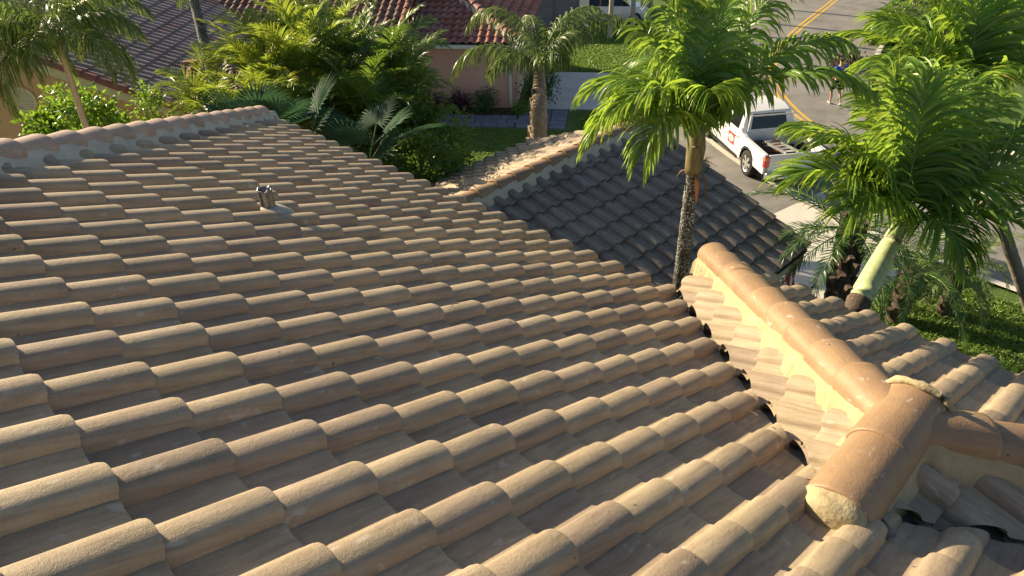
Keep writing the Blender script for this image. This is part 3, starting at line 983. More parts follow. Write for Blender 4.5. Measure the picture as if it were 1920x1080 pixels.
def frond_geo(length, n_leaf, leaf_len, leaf_w, e0, bend, V=35, droop=0.5, petiole=0.2, seg=4, fold=0.35, ang0=68, ang1=25, sway=0.0, seed=0, plumose=0.0, curl=0.0, tipshort=.45, bow=1.25):
    r = np.random.default_rng(seed)
    m = 40
    t = np.linspace(0, 1, m)
    el = np.radians(e0) - np.radians(bend) * t ** bow
    azs = np.radians(sway) * t ** 1.5
    ds = length / (m - 1)
    tang = np.stack([np.cos(el) * np.cos(azs), np.cos(el) * np.sin(azs), np.sin(el)], 1)
    P = np.vstack([[0, 0, 0], np.cumsum(tang[:-1] * ds, 0)])
    sidev = norm(np.stack([-np.sin(azs), np.cos(azs), 0 * azs], 1))
    if curl:
        # roll around tangent
        ca = np.radians(curl) * t
        up0 = np.cross(tang, sidev)
        sidev = sidev * np.cos(ca)[:, None] + up0 * np.sin(ca)[:, None]
    upv = np.cross(tang, sidev)
    tl = np.linspace(petiole, 0.995, n_leaf)
    Cs, Ws, Ns, Wd = [], [], [], []
    for sg in (-1, 1):
        tt = np.clip(tl + r.normal(0, .25 / n_leaf, n_leaf), petiole * .9, 1)
        idx = np.clip((tt * (m - 1)), 0, m - 1.001)
        i0 = idx.astype(int); fr = (idx - i0)[:, None]
        p = P[i0] * (1 - fr) + P[i0 + 1] * fr
        tg, sd, up = tang[i0], sidev[i0], upv[i0]
        q = np.clip((tt - petiole) / (1 - petiole), 0, 1)
        an = np.radians(ang0 + (ang1 - ang0) * q + r.normal(0, 5, n_leaf))
        vv = np.radians(V * (1 - .5 * q) + r.normal(0, 7, n_leaf) + plumose * r.uniform(-1, 1, n_leaf))
        d = tg * np.cos(an)[:, None] + (sd * sg * np.cos(vv)[:, None] + up * np.sin(vv)[:, None]) * np.sin(an)[:, None]
        ll = leaf_len * (np.minimum(1, .55 + 2.2 * q) * (1 - (1 - tipshort) * q ** 2.2)) * r.uniform(.85, 1.1, n_leaf)
        c = p.copy()
        cs = [c]; dirs = [d]
        dr = droop * r.uniform(.6, 1.4, n_leaf)
        for s in range(seg):
            c = c + d * (ll / seg)[:, None]
            cs.append(c)
            d = d + np.array([0, 0, -1.0]) * (dr / seg)[:, None] * (1.0 + s * .5)
            d = norm(d)
            dirs.append(d)
        Cc = np.stack(cs, 1)
        Dd = np.stack(dirs, 1)
        # leaf width roughly along the rachis
        wv = norm(np.repeat(tg[:, None], seg + 1, 1) - Dd * (np.repeat(tg[:, None], seg + 1, 1) * Dd).sum(-1, keepdims=True) + 1e-4 * r.normal(0, 1, (n_leaf, 1, 3)))
        nn = np.cross(Dd, wv) * sg
        tw = r.normal(0, .35, (n_leaf, 1, 1))
        wv2 = norm(wv * np.cos(tw) + nn * np.sin(tw)); nn2 = norm(np.cross(Dd, wv2)) * sg
        prof = np.interp(np.linspace(0, 1, seg + 1), [0, .2, .5, .8, 1], [.35, .9, 1, .7, .04])
        Wd.append(np.outer(leaf_w * .5 * r.uniform(.8, 1.2, n_leaf) * (1 - .35 * q), prof))
        Cs.append(Cc); Ws.append(wv2); Ns.append(nn2)
    Cs, Ws, Ns, Wd = map(np.concatenate, (Cs, Ws, Ns, Wd))
    V_, F_ = strips_mesh(Cs, None, Ws, Ns, Wd, fold)
    return V_, F_, P

def frond_object(parent, name, base, azim, mat, rad=.016, kink=None, **kw):
    V_, F_, P = frond_geo(**kw)
    mb = MB()
    sel = list(range(0, 40, 2)) + [39]
    mb.tube([P[i] for i in sel], [rad * (1 - .85 * i / 39) + .0015 for i in sel], 6)
    nv, nf = len(mb.v), len(mb.f)
    me = bpy.data.meshes.new(name)
    verts = np.vstack([np.array(mb.v), V_])
    me.from_pydata(verts.tolist(), [], mb.f + [tuple(q) for q in (F_ + nv)])
    me.materials.append(M['rachis']); me.materials.append(mat)
    mi = np.ones(len(me.polygons), int); mi[:nf] = 0
    me.polygons.foreach_set('material_index', mi)
    me.polygons.foreach_set('use_smooth', [True] * len(me.polygons))
    o = link_mesh(name, me, parent)
    o.location = base
    o.rotation_euler = (0, 0, azim)
    return o

def trunk_tube(parent, pts, rads, mat, name='trunk', ring=0.0, n=14, step=.06):
    """tapered trunk with faint rings"""
    pts = [np.array(p, float) for p in pts]
    L = [0]
    for a, b in zip(pts[:-1], pts[1:]): L.append(L[-1] + np.linalg.norm(b - a))
    k = max(4, min(160, int(L[-1] / step)))
    P, Rr = [], []
    for i in range(k + 1):
        s = L[-1] * i / k
        j = min(np.searchsorted(L, s, 'right') - 1, len(pts) - 2)
        f = (s - L[j]) / (L[j + 1] - L[j])
        f = min(max(f, 0), 1)
        P.append(pts[j] * (1 - f) + pts[j + 1] * f)
        rr = rads[j] * (1 - f) + rads[j + 1] * f
        Rr.append(rr * (1 + ring * (1 if i % 3 == 0 else -.5) + rng.normal(0, ring * .4)))
    mb = MB()
    mb.tube(P, Rr, n)
    return mb.build(name, mat, parent, smooth=True)

def palm(name, label, base, crown, fronds, mat, trunk_mat, r0, r1, shaft=None, group=None, cat='palm tree', rad=.016, pts=None, ring=.02, seed=0):
    """base, crown in world; fronds: list of dict(az, e0, bend, length, ...)"""
    root = empty(name, base)
    tag(root, label, cat, group)
    b = np.array(base, float)
    top = np.array(crown, float) - b
    P = [np.zeros(3)] + [np.array(p, float) - b for p in (pts or [])] + [top]
    rr = list(np.linspace(r0, r1, len(P)))
    trunk_tube(root, P, rr, trunk_mat, ring=ring)
    for k, fk in enumerate(fronds):
        kw = dict(fk); az = kw.pop('az'); off = kw.pop('off', 0.0); mt = kw.pop('mat', mat); nm = kw.pop('name', 'frond')
        rd = kw.pop('rad', rad)
        frond_object(root, nm, tuple(top + np.array([math.cos(az) * r1 * .6, math.sin(az) * r1 * .6, off])), az, mt, rd, seed=seed * 97 + k, **kw)
    return root

CAMAZ = math.atan2(CR[2][1], CR[2][0])      # world angle of the camera's forward direction
def va(deg):
    """viewing azimuth: 0 = to the picture's right, 90 = away from the camera, 180 left, 270 towards the camera"""
    return CAMAZ - math.pi / 2 + R(deg)

# ---------------- near palms with green crownshafts
def christmas(n, length, seed, leaf=.46, w=.05, spec=None):
    r = np.random.default_rng(seed)
    out = []
    ga = 137.5
    for k in range(n):
        lev = k / (n - 1)
        out.append(dict(az=R(k * ga + r.uniform(-12, 12)) + seed, e0=78 - 62 * lev + r.uniform(-5, 5), bend=62 + 60 * lev + r.uniform(-8, 8), length=length * r.uniform(.88, 1.08),
                        n_leaf=46, leaf_len=leaf, leaf_w=w, V=38, droop=.9, petiole=.16, seg=5, fold=.4, sway=r.uniform(-14, 14), off=.10 * (1 - lev), curl=r.uniform(-25, 25)))
    return out
cp = (5.68, 3.30)
def explicit(rows, leaf, w, n_leaf=58, V=30, droop=.75, petiole=.14, seed=1):
    r = np.random.default_rng(seed)
    out = []
    for (az, e0, bd, ln) in rows:
        out.append(dict(az=va(az), e0=e0, bend=bd, length=ln, n_leaf=n_leaf, leaf_len=leaf * r.uniform(.92, 1.08), leaf_w=w, V=V + r.uniform(-8, 8), droop=droop * r.uniform(.75, 1.25), petiole=petiole, seg=5, fold=.4,
                        sway=r.uniform(-12, 12), curl=r.uniform(-22, 22), off=.10 * e0 / 90, bow=1.35, tipshort=.55))
    return out
F1 = explicit([(192, 56, 122, 1.22), (178, 66, 98, 1.18), (224, 62, 132, 1.05), (152, 80, 55, 1.1), (92, 86, 40, 1.15), (42, 72, 48, 1.55), (62, 84, 42, 1.35), (122, 84, 42, 1.25), (14, 62, 76, 1.6), (354, 58, 92, 1.55),
               (112, 62, 85, 1.15), (66, 62, 80, 1.15), (140, 58, 95, 1.1), (204, 72, 110, 1.1), (262, 84, 84, .8)], .52, .034, n_leaf=60, droop=1.35, seed=2)
p1 = palm('christmas_palm', 'palm with lichen speckled slender trunk rising between the tiled roofs', (5.83, 3.42, 0.0), (5.76, 3.33, 7.02), F1, M['palm'], M['bark_lichen'], .085, .062, ring=.03, seed=11, pts=[(5.85, 3.385, 5.4)])
# crown base sheath
trunk_tube(p1, [(-.055, -.075, 6.72), (-.05, -.08, 6.98), (-.05, -.08, 7.16)], [.074, .088, .06], M['crown_brown'], 'crownshaft', ring=.01)
# dead leaf curls and flower stalks
for k, (az, ln) in enumerate(((va(-35), .24), (va(-80), .2), (va(160), .12))):
    mb = MB()
    vs = []
    for i in range(6):
        t = i / 5
        x = .07 + .09 * t ** .6 * (1 if k else 1.1); z = 6.74 - ln * t ** 1.6 * 1.3
        for sg in (-1, 1):
            vs.append((x, sg * .022 * math.sin(.4 + 2.5 * t), z))
    mb.add(vs, [(2 * i, 2 * i + 1, 2 * i + 3, 2 * i + 2) for i in range(5)])
    o = mb.build('dead_leaf', M['dead_leaf'], p1, smooth=True)
    o.location = (-.05, -.07, 0); o.rotation_euler = (0, 0, az)
mb = MB()
for k in range(26):
    a = rng.uniform(0, 6.28); e = rng.uniform(-.6, .7); L = rng.uniform(.06, .13)
    d = np.array([math.cos(a) * math.cos(e), math.sin(a) * math.cos(e), math.sin(e)])
    mb.tube([(0, 0, 0), d * L * .5, d * L + np.array([0, 0, -.02])], [.003, .002, .0015], 4)
o = mb.build('flower_stalk', M['fruit'], p1); o.location = tuple(np.array([-.05, -.07, 6.86]) + .1 * np.array([math.cos(va(-30)), math.sin(va(-30)), 0]))

F2 = explicit([(122, 84, 30, 1.55), (180, 56, 72, 1.55), (164, 66, 56, 1.5), (84, 88, 30, 1.5), (66, 76, 34, 1.6), (46, 66, 36, 1.7), (22, 44, 36, 1.9), (6, 30, 50, 2.0), (332, 34, 92, 1.7), (285, 50, 110, .9),
               (140, 60, 60, 1.55), (104, 74, 44, 1.55), (62, 54, 52, 1.6), (352, 54, 60, 1.75), (208, 62, 88, 1.1), (35, 56, 40, 1.8)], .70, .045, n_leaf=62, V=26, droop=.9, seed=4)
p2 = palm('christmas_palm', 'palm with smooth pale green crownshaft leaning beside the cross hip eave', (7.02, 1.96, 0.0), (8.08, 2.05, 5.68), F2, M['palm'], M['bark_grey'], .12, .085, ring=.03, seed=23, pts=[(7.12, 1.985, 5.16)])
trunk_tube(p2, [(.10, .025, 5.16), (.22, .035, 5.24), (.54, .055, 5.41), (.92, .085, 5.62), (1.08, .09, 5.78)], [.095, .122, .115, .088, .055], M['crownshaft'], 'crownshaft', ring=.006, n=18)
F3 = explicit([(184, 50, 70, 1.7), (172, 64, 60, 1.8), (150, 74, 48, 2.0), (192, 34, 64, 1.5), (160, 50, 60, 2.0), (120, 82, 38, 2.0), (90, 86, 34, 2.0), (60, 78, 40, 2.0), (30, 64, 50, 2.1), (5, 50, 66, 2.0), (340, 52, 85, 1.7), (300, 62, 90, 1.4), (250, 64, 92, 1.4), (215, 55, 92, 1.6), (200, 30, 60, 1.7), (110, 50, 70, 2.0), (45, 45, 66, 2.0)], .74, .048, n_leaf=62, V=26, droop=.9, seed=6)
F3b = explicit([(190, 50, 70, 2.1), (165, 66, 55, 2.1), (135, 78, 40, 2.0), (90, 84, 36, 2.0), (50, 70, 50, 2.0), (20, 55, 60, 2.0), (340, 55, 80, 1.7), (290, 62, 85, 1.5), (240, 60, 85, 1.6), (210, 45, 75, 1.8), (265, 75, 60, 1.6)], .74, .048, n_leaf=60, V=26, droop=.9, seed=7)
trunk_tube(p2, [(.06, .01, 5.08), (.13, .03, 5.17), (.19, .035, 5.22)], [.125, .128, .112], M['boot_dark'], 'sheath_ring', ring=.05)
p3 = palm('christmas_palm', 'broad leaved palm with big arching fronds right of the road', (14.2, -0.1, 0.0), (11.85, 2.68, 5.98), F3, M['palm'], M['bark_grey'], .11, .085, ring=.03, seed=31)
p3b = palm('christmas_palm', 'yellow green palm farthest back in the right hand corner', (18.0, -1.6, 0.0), (15.6, 3.15, 6.25), F3b, M['palm'], M['bark_grey'], .11, .085, ring=.03, seed=41)

# ---------------- date palms beside the drive
def phoenix(n, length, seed, leaf=.30, w=.017, e_lo=-25, e_hi=70, bend=(55, 95), nleaf=64):
    r = np.random.default_rng(seed)
    out = []
    for k in range(n):
        lev = k / (n - 1)
        out.append(dict(az=R(k * 137.5) + seed, e0=e_hi + (e_lo - e_hi) * lev + r.uniform(-6, 6), bend=bend[0] + (bend[1] - bend[0]) * r.uniform(0, 1), length=length * r.uniform(.85, 1.1),
                        n_leaf=nleaf, leaf_len=leaf, leaf_w=w, V=14, droop=.35, petiole=.14, seg=3, fold=0.0, ang0=62, ang1=22, sway=r.uniform(-15, 15), plumose=16, rad=.012))
    return out
def boots(root, z0, z1, r0, r1, mat, n, lean=(0, 0), up=.16, seed=0):
    r = np.random.default_rng(seed)
    for k in range(n):
        t = k / n
        z = z0 + (z1 - z0) * t
        a = k * 2.39996
        rr = r0 + (r1 - r0) * t
        mb = MB()
        L = up * r.uniform(.8, 1.3); w = rr * .55
        tilt = r.uniform(.02, .07)
        mb.add([(rr * .8, -w, 0), (rr * .8, w, 0), (rr + .02, w * .9, L * .45), (rr + .02, -w * .9, L * .45), (rr + tilt, w * .5, L), (rr + tilt, -w * .5, L), (rr * .7, 0, L * .3),
                (rr - .03, w * .45, L), (rr - .03, -w * .45, L)],
               [(0, 1, 2, 3), (3, 2, 4, 5), (5, 4, 7, 8), (1, 7, 4, 2), (0, 3, 5, 8)])
        o = mb.build('leaf_boot', mat, root)
        o.location = (lean[0] * t, lean[1] * t, z); o.rotation_euler = (0, 0, a)
b4 = (10.55, 3.15, 0.0)
p4 = palm('date_palm', 'shaggy dark trunked date palm at the corner of the garage wing', b4, (11.55, 3.62, 3.72), phoenix(26, 1.75, 4), M['palm_dark'], M['boot_dark'], .20, .19, ring=.04, seed=51, pts=[(10.75, 3.3, 2.8)])
for k in range(46):
    t = k / 46
    z = 2.35 + 1.35 * t
    f = min(max((z - 2.8) / .92, 0), 1)
    cx = .2 * (z / 2.8) if z < 2.8 else .2 + .8 * f
    cy = .15 * (z / 2.8) if z < 2.8 else .15 + .32 * f
    a = k * 2.39996
    mb = MB(); rr = .20; L = .24 * rng.uniform(.8, 1.3); w = .085; tl = rng.uniform(.0, .07)
    mb.add([(rr - .03, -w, 0), (rr - .03, w, 0), (rr + .025, w * .9, L * .5), (rr + .025, -w * .9, L * .5), (rr + tl, w * .45, L), (rr + tl, -w * .45, L), (rr - .05, w * .4, L), (rr - .05, -w * .4, L)],
           [(0, 1, 2, 3), (3, 2, 4, 5), (5, 4, 6, 7), (1, 6, 4, 2), (0, 3, 5, 7)])
    o = mb.build('leaf_boot', M['boot_dark'], p4); o.location = (cx, cy, z); o.rotation_euler = (0, 0, a)
p4b = palm('date_palm', 'small date palm with feathery fronds on the grass verge', (15.3, 3.45, 0.0), (15.6, 3.45, 1.15), phoenix(20, 1.9, 6, .34, .018, -20, 75), M['palm_dark'], M['boot_dark'], .2, .2, ring=.05, seed=61)
boots(p4b, .1, 1.05, .2, .2, M['boot_dark'], 24, (.3, 0), seed=3)
p4c = palm('date_palm', 'second small date palm with yellowing fronds close to the road', (16.3, 2.75, 0.0), (16.3, 2.75, 1.3), phoenix(14, 1.6, 9, .32, .018, -15, 75), M['palm_olive'], M['boot_dark'], .16, .16, ring=.05, seed=67)
boots(p4c, .1, 1.2, .16, .16, M['boot_dark'], 18, (0, 0), seed=5)

# ---------------- queen palm in the neighbour's yard
def queen(n, length, seed, **k2):
    r = np.random.default_rng(seed)
    out = []
    for k in range(n):
        lev = k / max(n - 1, 1)
        out.append(dict(az=R(k * 137.5) + seed * 1.3, e0=74 - 60 * lev + r.uniform(-6, 6), bend=80 + 50 * r.uniform(0, 1), length=length * r.uniform(.85, 1.1),
                        n_leaf=k2.get('nl', 60), leaf_len=k2.get('ll', .55), leaf_w=k2.get('w', .026), V=-5, droop=k2.get('droop', 1.9), petiole=.2, seg=4, fold=0.0, ang0=65, ang1=30, sway=r.uniform(-20, 20), plumose=20))
    return out
q5 = []
for az, e0, bd, ln in ((174, 48, 118, 2.8), (150, 88, 150, 3.2), (22, 60, 92, 3.1), (38, 74, 96, 2.7), (95, 74, 100, 2.2), (205, 60, 130, 1.7), (300, 74, 110, 1.3), (0, 80, 100, 1.7)):
    q5.append(dict(az=va(az), e0=e0, bend=bd, length=ln, n_leaf=74, leaf_len=.95, leaf_w=.034, V=-8, droop=2.9, petiole=.12, seg=4, fold=0.0, sway=rng.uniform(-10, 10), plumose=14))
p5 = palm('queen_palm', 'weeping palm with ragged peeling trunk before the pink wall', (14.3, 13.25, 0.0), (15.02, 13.82, 3.75), q5, M['palm_olive'], M['boot_pale'], .26, .15, ring=.05, seed=71, rad=.022, pts=[(14.35, 13.2, 2.9), (14.7, 13.5, 3.25)])
boots(p5, 1.7, 3.15, .24, .15, M['boot_pale'], 30, (.25, .15), up=.3, seed=9)

# ---------------- palms on the left
p6 = palm('palm_tree', 'feathery palm with slim grey trunk at the left by the gable wall', (3.75, 15.1, 0.0), (3.95, 15.35, 6.45), queen(17, 1.75, 4, ll=.7, droop=2.6, nl=72), M['palm_olive'], M['bark_pale'], .07, .055, ring=.02, seed=81)
p6b = palm('palm_tree', 'leftmost palm with dense dark fronds and mossy trunk', (2.5, 15.7, 0.0), (2.6, 16.6, 6.45), queen(18, 2.0, 6, ll=.75, droop=2.6, nl=72), M['palm_olive'], M['bark_lichen'], .10, .085, ring=.03, seed=83)
mb = MB()
p7 = palm('palm_tree', 'tall leaning palm with spotted trunk over the brown roof', (6.3, 14.6, 0.0), (8.05, 18.8, 7.0), queen(12, 1.9, 7, ll=.55, droop=1.6), M['palm_olive'], M['bark_lichen'], .15, .10, ring=.03, seed=85, pts=[(7.18, 16.75, 4.5)])
p7b = palm('palm_tree', 'tall palm with smooth pale trunk behind the yellow arecas', (10.6, 17.2, 0.0), (10.75, 17.3, 7.3), queen(11, 1.8, 9, ll=.5, droop=1.4), M['palm_olive'], M['bark_pale'], .12, .10, ring=.02, seed=87)

# ---------------- arecas and fan palms
def areca(label, x, y, h, nst, length, mat, seed, spread=.55, leaf=.36, w=.024):
    root = empty('areca_palm', (x, y, 0))
    tag(root, label, 'palm', 'areca palms between the houses')
    r = np.random.default_rng(seed)
    for s in range(nst):
        a = r.uniform(0, 6.28); rr = spread * math.sqrt(r.uniform(.05, 1))
        hx, hy = rr * math.cos(a), rr * math.sin(a)
        hh = h * r.uniform(.62, 1.0)
        trunk_tube(root, [(hx * .4, hy * .4, 0), (hx, hy, hh * .6), (hx * 1.3, hy * 1.3, hh)], [.04, .032, .022], M['crown_brown'], 'stem', ring=.03, n=8, step=.2)
        nf = int(r.integers(6, 9))
        for k in range(nf):
            az = a + r.uniform(-2.4, 2.4) if k else a
            frond_object(root, 'frond', (hx * 1.3, hy * 1.3, hh - .05), az, mat, .010, length=length * r.uniform(.75, 1.1), n_leaf=40, leaf_len=leaf * 1.3, leaf_w=w * 1.35, e0=r.uniform(58, 88), bend=r.uniform(45, 105), V=30, droop=.6,
                         petiole=.2, seg=3, fold=0.0, sway=r.uniform(-25, 25), seed=int(seed * 131 + s * 17 + k), curl=r.uniform(-30, 30))
    return root
areca('yellow green areca leaning against the brown roof edge', 7.0, 14.6, 4.8, 9, 1.7, M['areca'], 1, .7)
areca('golden areca clump in the middle of the thicket', 8.1, 14.9, 5.1, 10, 1.8, M['areca'], 2, .7)
areca('tall bright areca topping the thicket', 9.2, 15.0, 5.7, 10, 1.8, M['areca'], 3, .7)
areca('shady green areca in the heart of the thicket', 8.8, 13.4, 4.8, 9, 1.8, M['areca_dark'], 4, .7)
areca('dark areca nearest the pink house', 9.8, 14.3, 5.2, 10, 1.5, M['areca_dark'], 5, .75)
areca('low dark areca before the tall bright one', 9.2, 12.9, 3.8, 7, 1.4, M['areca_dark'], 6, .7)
areca('small yellow areca at the left end of the thicket', 6.3, 14.0, 4.1, 6, 1.4, M['areca'], 7, .5)

def fan_leaf(parent, base, d, size, mat, seed, nseg=34, roll=0.0):
    """palmate leaf: base = tip of the petiole, d = main direction"""
    r = np.random.default_rng(seed)
    d = norm(np.array(d, float)); side = norm(np.cross(d, (0, 0, 1))); up = np.cross(side, d)
    side, up = side * math.cos(roll) + up * math.sin(roll), up * math.cos(roll) - side * math.sin(roll)
    angs = np.radians(np.linspace(-128, 128, nseg))
    C, W, N, Wd = [], [], [], []
    for a in angs:
        dirn = d * math.cos(a) + side * math.sin(a) + up * .22 * abs(math.sin(a))
        dirn = norm(dirn)
        L = size * (1 - .25 * abs(a) / 2.2) * r.uniform(.92, 1.05)
        cs, c = [], np.zeros(3)
        dd = dirn.copy()
        for k in range(6):
            cs.append(c.copy())
            c = c + dd * L / 5
            if k > 1: dd = norm(dd + np.array([0, 0, -.16]))
        C.append(cs)
        wv = norm(np.cross(up, dirn))
        W.append([wv] * 6); N.append([up] * 6)
        half = math.radians(256 / nseg) / 2 * L
        Wd.append([0.0, half * .19, half * .38, half * .52, half * .36, .002])
    V_, F_ = strips_mesh(np.array(C), None, np.array(W), np.array(N), np.array(Wd), .5)
    me = bpy.data.meshes.new('fan_leaf')
    me.from_pydata(V_.tolist(), [], [tuple(q) for q in F_])
    me.materials.append(mat)
    o = link_mesh('fan_leaf', me, parent); o.location = tuple(base)
    return o
def fan_palm(label, x, y, h, n, size, seed, leaves=None, pet=.8):
    root = empty('fan_palm', (x, y, 0)); tag(root, label, 'palm', 'fan palms behind the eave')
    r = np.random.default_rng(seed)
    trunk_tube(root, [(0, 0, 0), (0, 0, h * .6), (0, 0, h)], [.13, .12, .09], M['bark_grey'], 'trunk', ring=.05)
    for k in range(n):
        a = k * 2.39996 + seed; e = r.uniform(-.1, 1.15)
        d = np.array([math.cos(a) * math.cos(e), math.sin(a) * math.cos(e), math.sin(e)])
        tip = np.array([0, 0, h]) + d * pet * r.uniform(.7, 1.1)
        mb = MB(); mb.tube([(0, 0, h - .03), np.array([0, 0, h]) + d * pet * .4, tip], [.016, .012, .009], 6); mb.build('petiole', M['rachis'], root)
        fan_leaf(root, tip, d + np.array([0, 0, -.25]), size * r.uniform(.85, 1.1), M['fan'], seed * 31 + k, roll=r.uniform(-.6, .6))
fan_palm('grey green fan palm poking up past the hip end', 6.45, 11.75, 4.55, 9, .85, 2)
fan_palm('low grey green fan palm overhanging the eave', 7.0, 10.65, 4.35, 8, .75, 5)
fan_palm('fan palm with narrow folded leaves left of the hip end', 5.9, 12.5, 4.6, 8, .75, 9)

# ---------------- leafy shrubs
def leaves_geo(n, shape, size, seed, clumps=26, clump_r=.32, aspect=.42, up=.3):
    """folded leaves in clumps spread through an ellipsoid; shape=(rx,ry,rz)"""
    r = np.random.default_rng(seed)
    cc = norm(r.normal(0, 1, (clumps, 3))) * (r.uniform(.15, 1, (clumps, 1)) ** .45) * np.array(shape)
    ci = r.integers(0, clumps, n)
    rel = norm(r.normal(0, 1, (n, 3))) * (r.uniform(0, 1, (n, 1)) ** .5)
    p = cc[ci] + rel * clump_r * r.uniform(.6, 1.3, (clumps, 1))[ci]
    d = norm(rel + r.normal(0, .6, (n, 3)) + np.array([0, 0, up]))
    L = size * r.uniform(.6, 1.25, n)
    w = norm(np.cross(d, r.normal(0, 1, (n, 3))))
    nn = np.cross(d, w)
    C = np.stack([p, p + d * L[:, None] * .5, p + d * L[:, None] - np.array([0, 0, 1]) * L[:, None] * .18], 1)
    W = np.repeat(w[:, None], 3, 1); N = np.repeat(nn[:, None], 3, 1)
    Wd = np.outer(L * aspect * .5, [.12, 1.0, .05])
    return strips_mesh(C, None, W, N, Wd, .35), cc
def shrub(name, label, loc, shape, n, size, mat, seed, cz=None, group=None, cat='shrub', clumps=26, clump_r=.3, aspect=.45, stems=6):
    root = empty(name, loc)
    tag(root, label, cat, group)
    cz = shape[2] if cz is None else cz
    (V_, F_), cc = leaves_geo(n, shape, size, seed, clumps, clump_r, aspect)
    me = bpy.data.meshes.new('foliage'); me.from_pydata(V_.tolist(), [], [tuple(q) for q in F_]); me.materials.append(mat)
    o = link_mesh('foliage', me, root); o.location = (0, 0, cz)
    mb = MB()
    r = np.random.default_rng(seed + 1)
    for k in range(stems):
        c = cc[k % len(cc)]
        e = c * .8 + np.array([0, 0, cz])
        mb.tube([(c[0] * .1, c[1] * .1, 0), (c[0] * .35, c[1] * .35, e[2] * .5), e], [.03 * max(shape) + .008, .018 * max(shape) + .006, .006], 6)
    mb.build('stem', M['wood_stem'], root)
    return root
shrub('leafy_tree', 'bright green leafy shrub before the peach gable wall', (4.3, 17.6, 0), (.95, .95, .8), 3600, .16, M['shrub'], 1, cz=4.1, clumps=34, clump_r=.34, aspect=.5)
shrub('leafy_tree', 'thin sprigged shrub right of the bright leafy one', (5.75, 17.0, 0), (.35, .35, .62), 620, .11, M['shrub'], 2, cz=4.25, clumps=16, clump_r=.22)
shrub('bush', 'dense small leaved bush at the corner of the eave', (8.25, 10.75, 0), (.75, .75, .8), 4600, .10, M['shrub_mid'], 3, cz=3.75, clumps=40, clump_r=.3)
shrub('bush', 'tall sunlit bush between the arecas and the shaded lawn', (9.3, 12.0, 0), (.95, .9, 1.2), 5600, .11, M['shrub_mid'], 4, cz=3.55, clumps=46, clump_r=.36)
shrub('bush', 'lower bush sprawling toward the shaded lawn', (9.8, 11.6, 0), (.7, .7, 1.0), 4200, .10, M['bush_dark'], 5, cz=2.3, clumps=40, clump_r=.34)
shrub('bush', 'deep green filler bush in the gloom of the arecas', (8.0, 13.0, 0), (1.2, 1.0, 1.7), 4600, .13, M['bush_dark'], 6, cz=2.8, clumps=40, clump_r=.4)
x, y = pk(-3.2, -.4); shrub('bush', 'purple leaved plant at the left of the pink wall', (x, y, 0), (.45, .4, .35), 900, .12, M['bush_purple'], 7)
x, y = pk(-2.2, -.4); shrub('bush', 'second purple plant right below the weeping palm', (x, y, 0), (.4, .4, .3), 800, .12, M['bush_purple'], 8)
x, y = pk(-1.1, -.45); shrub('bush', 'round dark green shrub at the foot of the pink wall', (x, y, 0), (.6, .45, .4), 1500, .09, M['bush_dark'], 9)
x, y = pk(.25, -.5); shrub('bush', 'low pale green plant by the downpipe', (x, y, 0), (.4, .35, .2), 700, .1, M['shrub'], 10)
x, y = pk(.95, .1); shrub('bush', 'tall dark bush at the corner of the pink house', (x, y, 0), (.6, .55, .85), 2200, .12, M['bush_dark'], 11)
shrub('bush', 'golden croton bush beside the street', (23.1, 14.2, 0), (.5, .5, .5), 1300, .12, M['bush_yellow'], 12)
shrub('bush', 'brown mulch shrub under the broad leaved palm', (33.0, 12.3, 0), (.9, .6, .3), 1000, .14, M['bush_purple'], 13)

def hedge(label, c, size, rz, n, mat, seed, leaf=.12):
    root = empty('hedge', c, rz); tag(root, label, 'hedge')
    r = np.random.default_rng(seed)
    p = r.uniform(-1, 1, (n, 3))
    ax_ = r.integers(0, 3, n); sg = np.sign(r.normal(0, 1, n))
    p[np.arange(n), ax_] = sg * r.uniform(.82, 1.05, n)
    p = p * np.array(size) / 2 + np.array([0, 0, size[2] / 2])
    p += .06 * np.sin(p[:, [1, 2, 0]] * 5)
    d = norm(r.normal(0, 1, (n, 3)) + np.array([0, 0, .4])); L = leaf * r.uniform(.6, 1.3, n)
    w = norm(np.cross(d, r.normal(0, 1, (n, 3)))); nn = np.cross(d, w)
    C = np.stack([p, p + d * L[:, None] * .5, p + d * L[:, None]], 1)
    V_, F_ = strips_mesh(C, None, np.repeat(w[:, None], 3, 1), np.repeat(nn[:, None], 3, 1), np.outer(L * .25, [.1, 1, .05]), .3)
    me = bpy.data.meshes.new('foliage'); me.from_pydata(V_.tolist(), [], [tuple(q) for q in F_]); me.materials.append(mat)
    link_mesh('foliage', me, root)
    mb = MB(); mb.box((0, 0, size[2] / 2), (size[0] * .82, size[1] * .8, size[2] * .84)); mb.build('twiggy_core', M['wood_stem'], root)
hedge('clipped green hedge along the far side of the road', (41.5, 12.9, 0), (7.5, 2.2, 1.1), .16, 9000, M['shrub'], 4, .16)

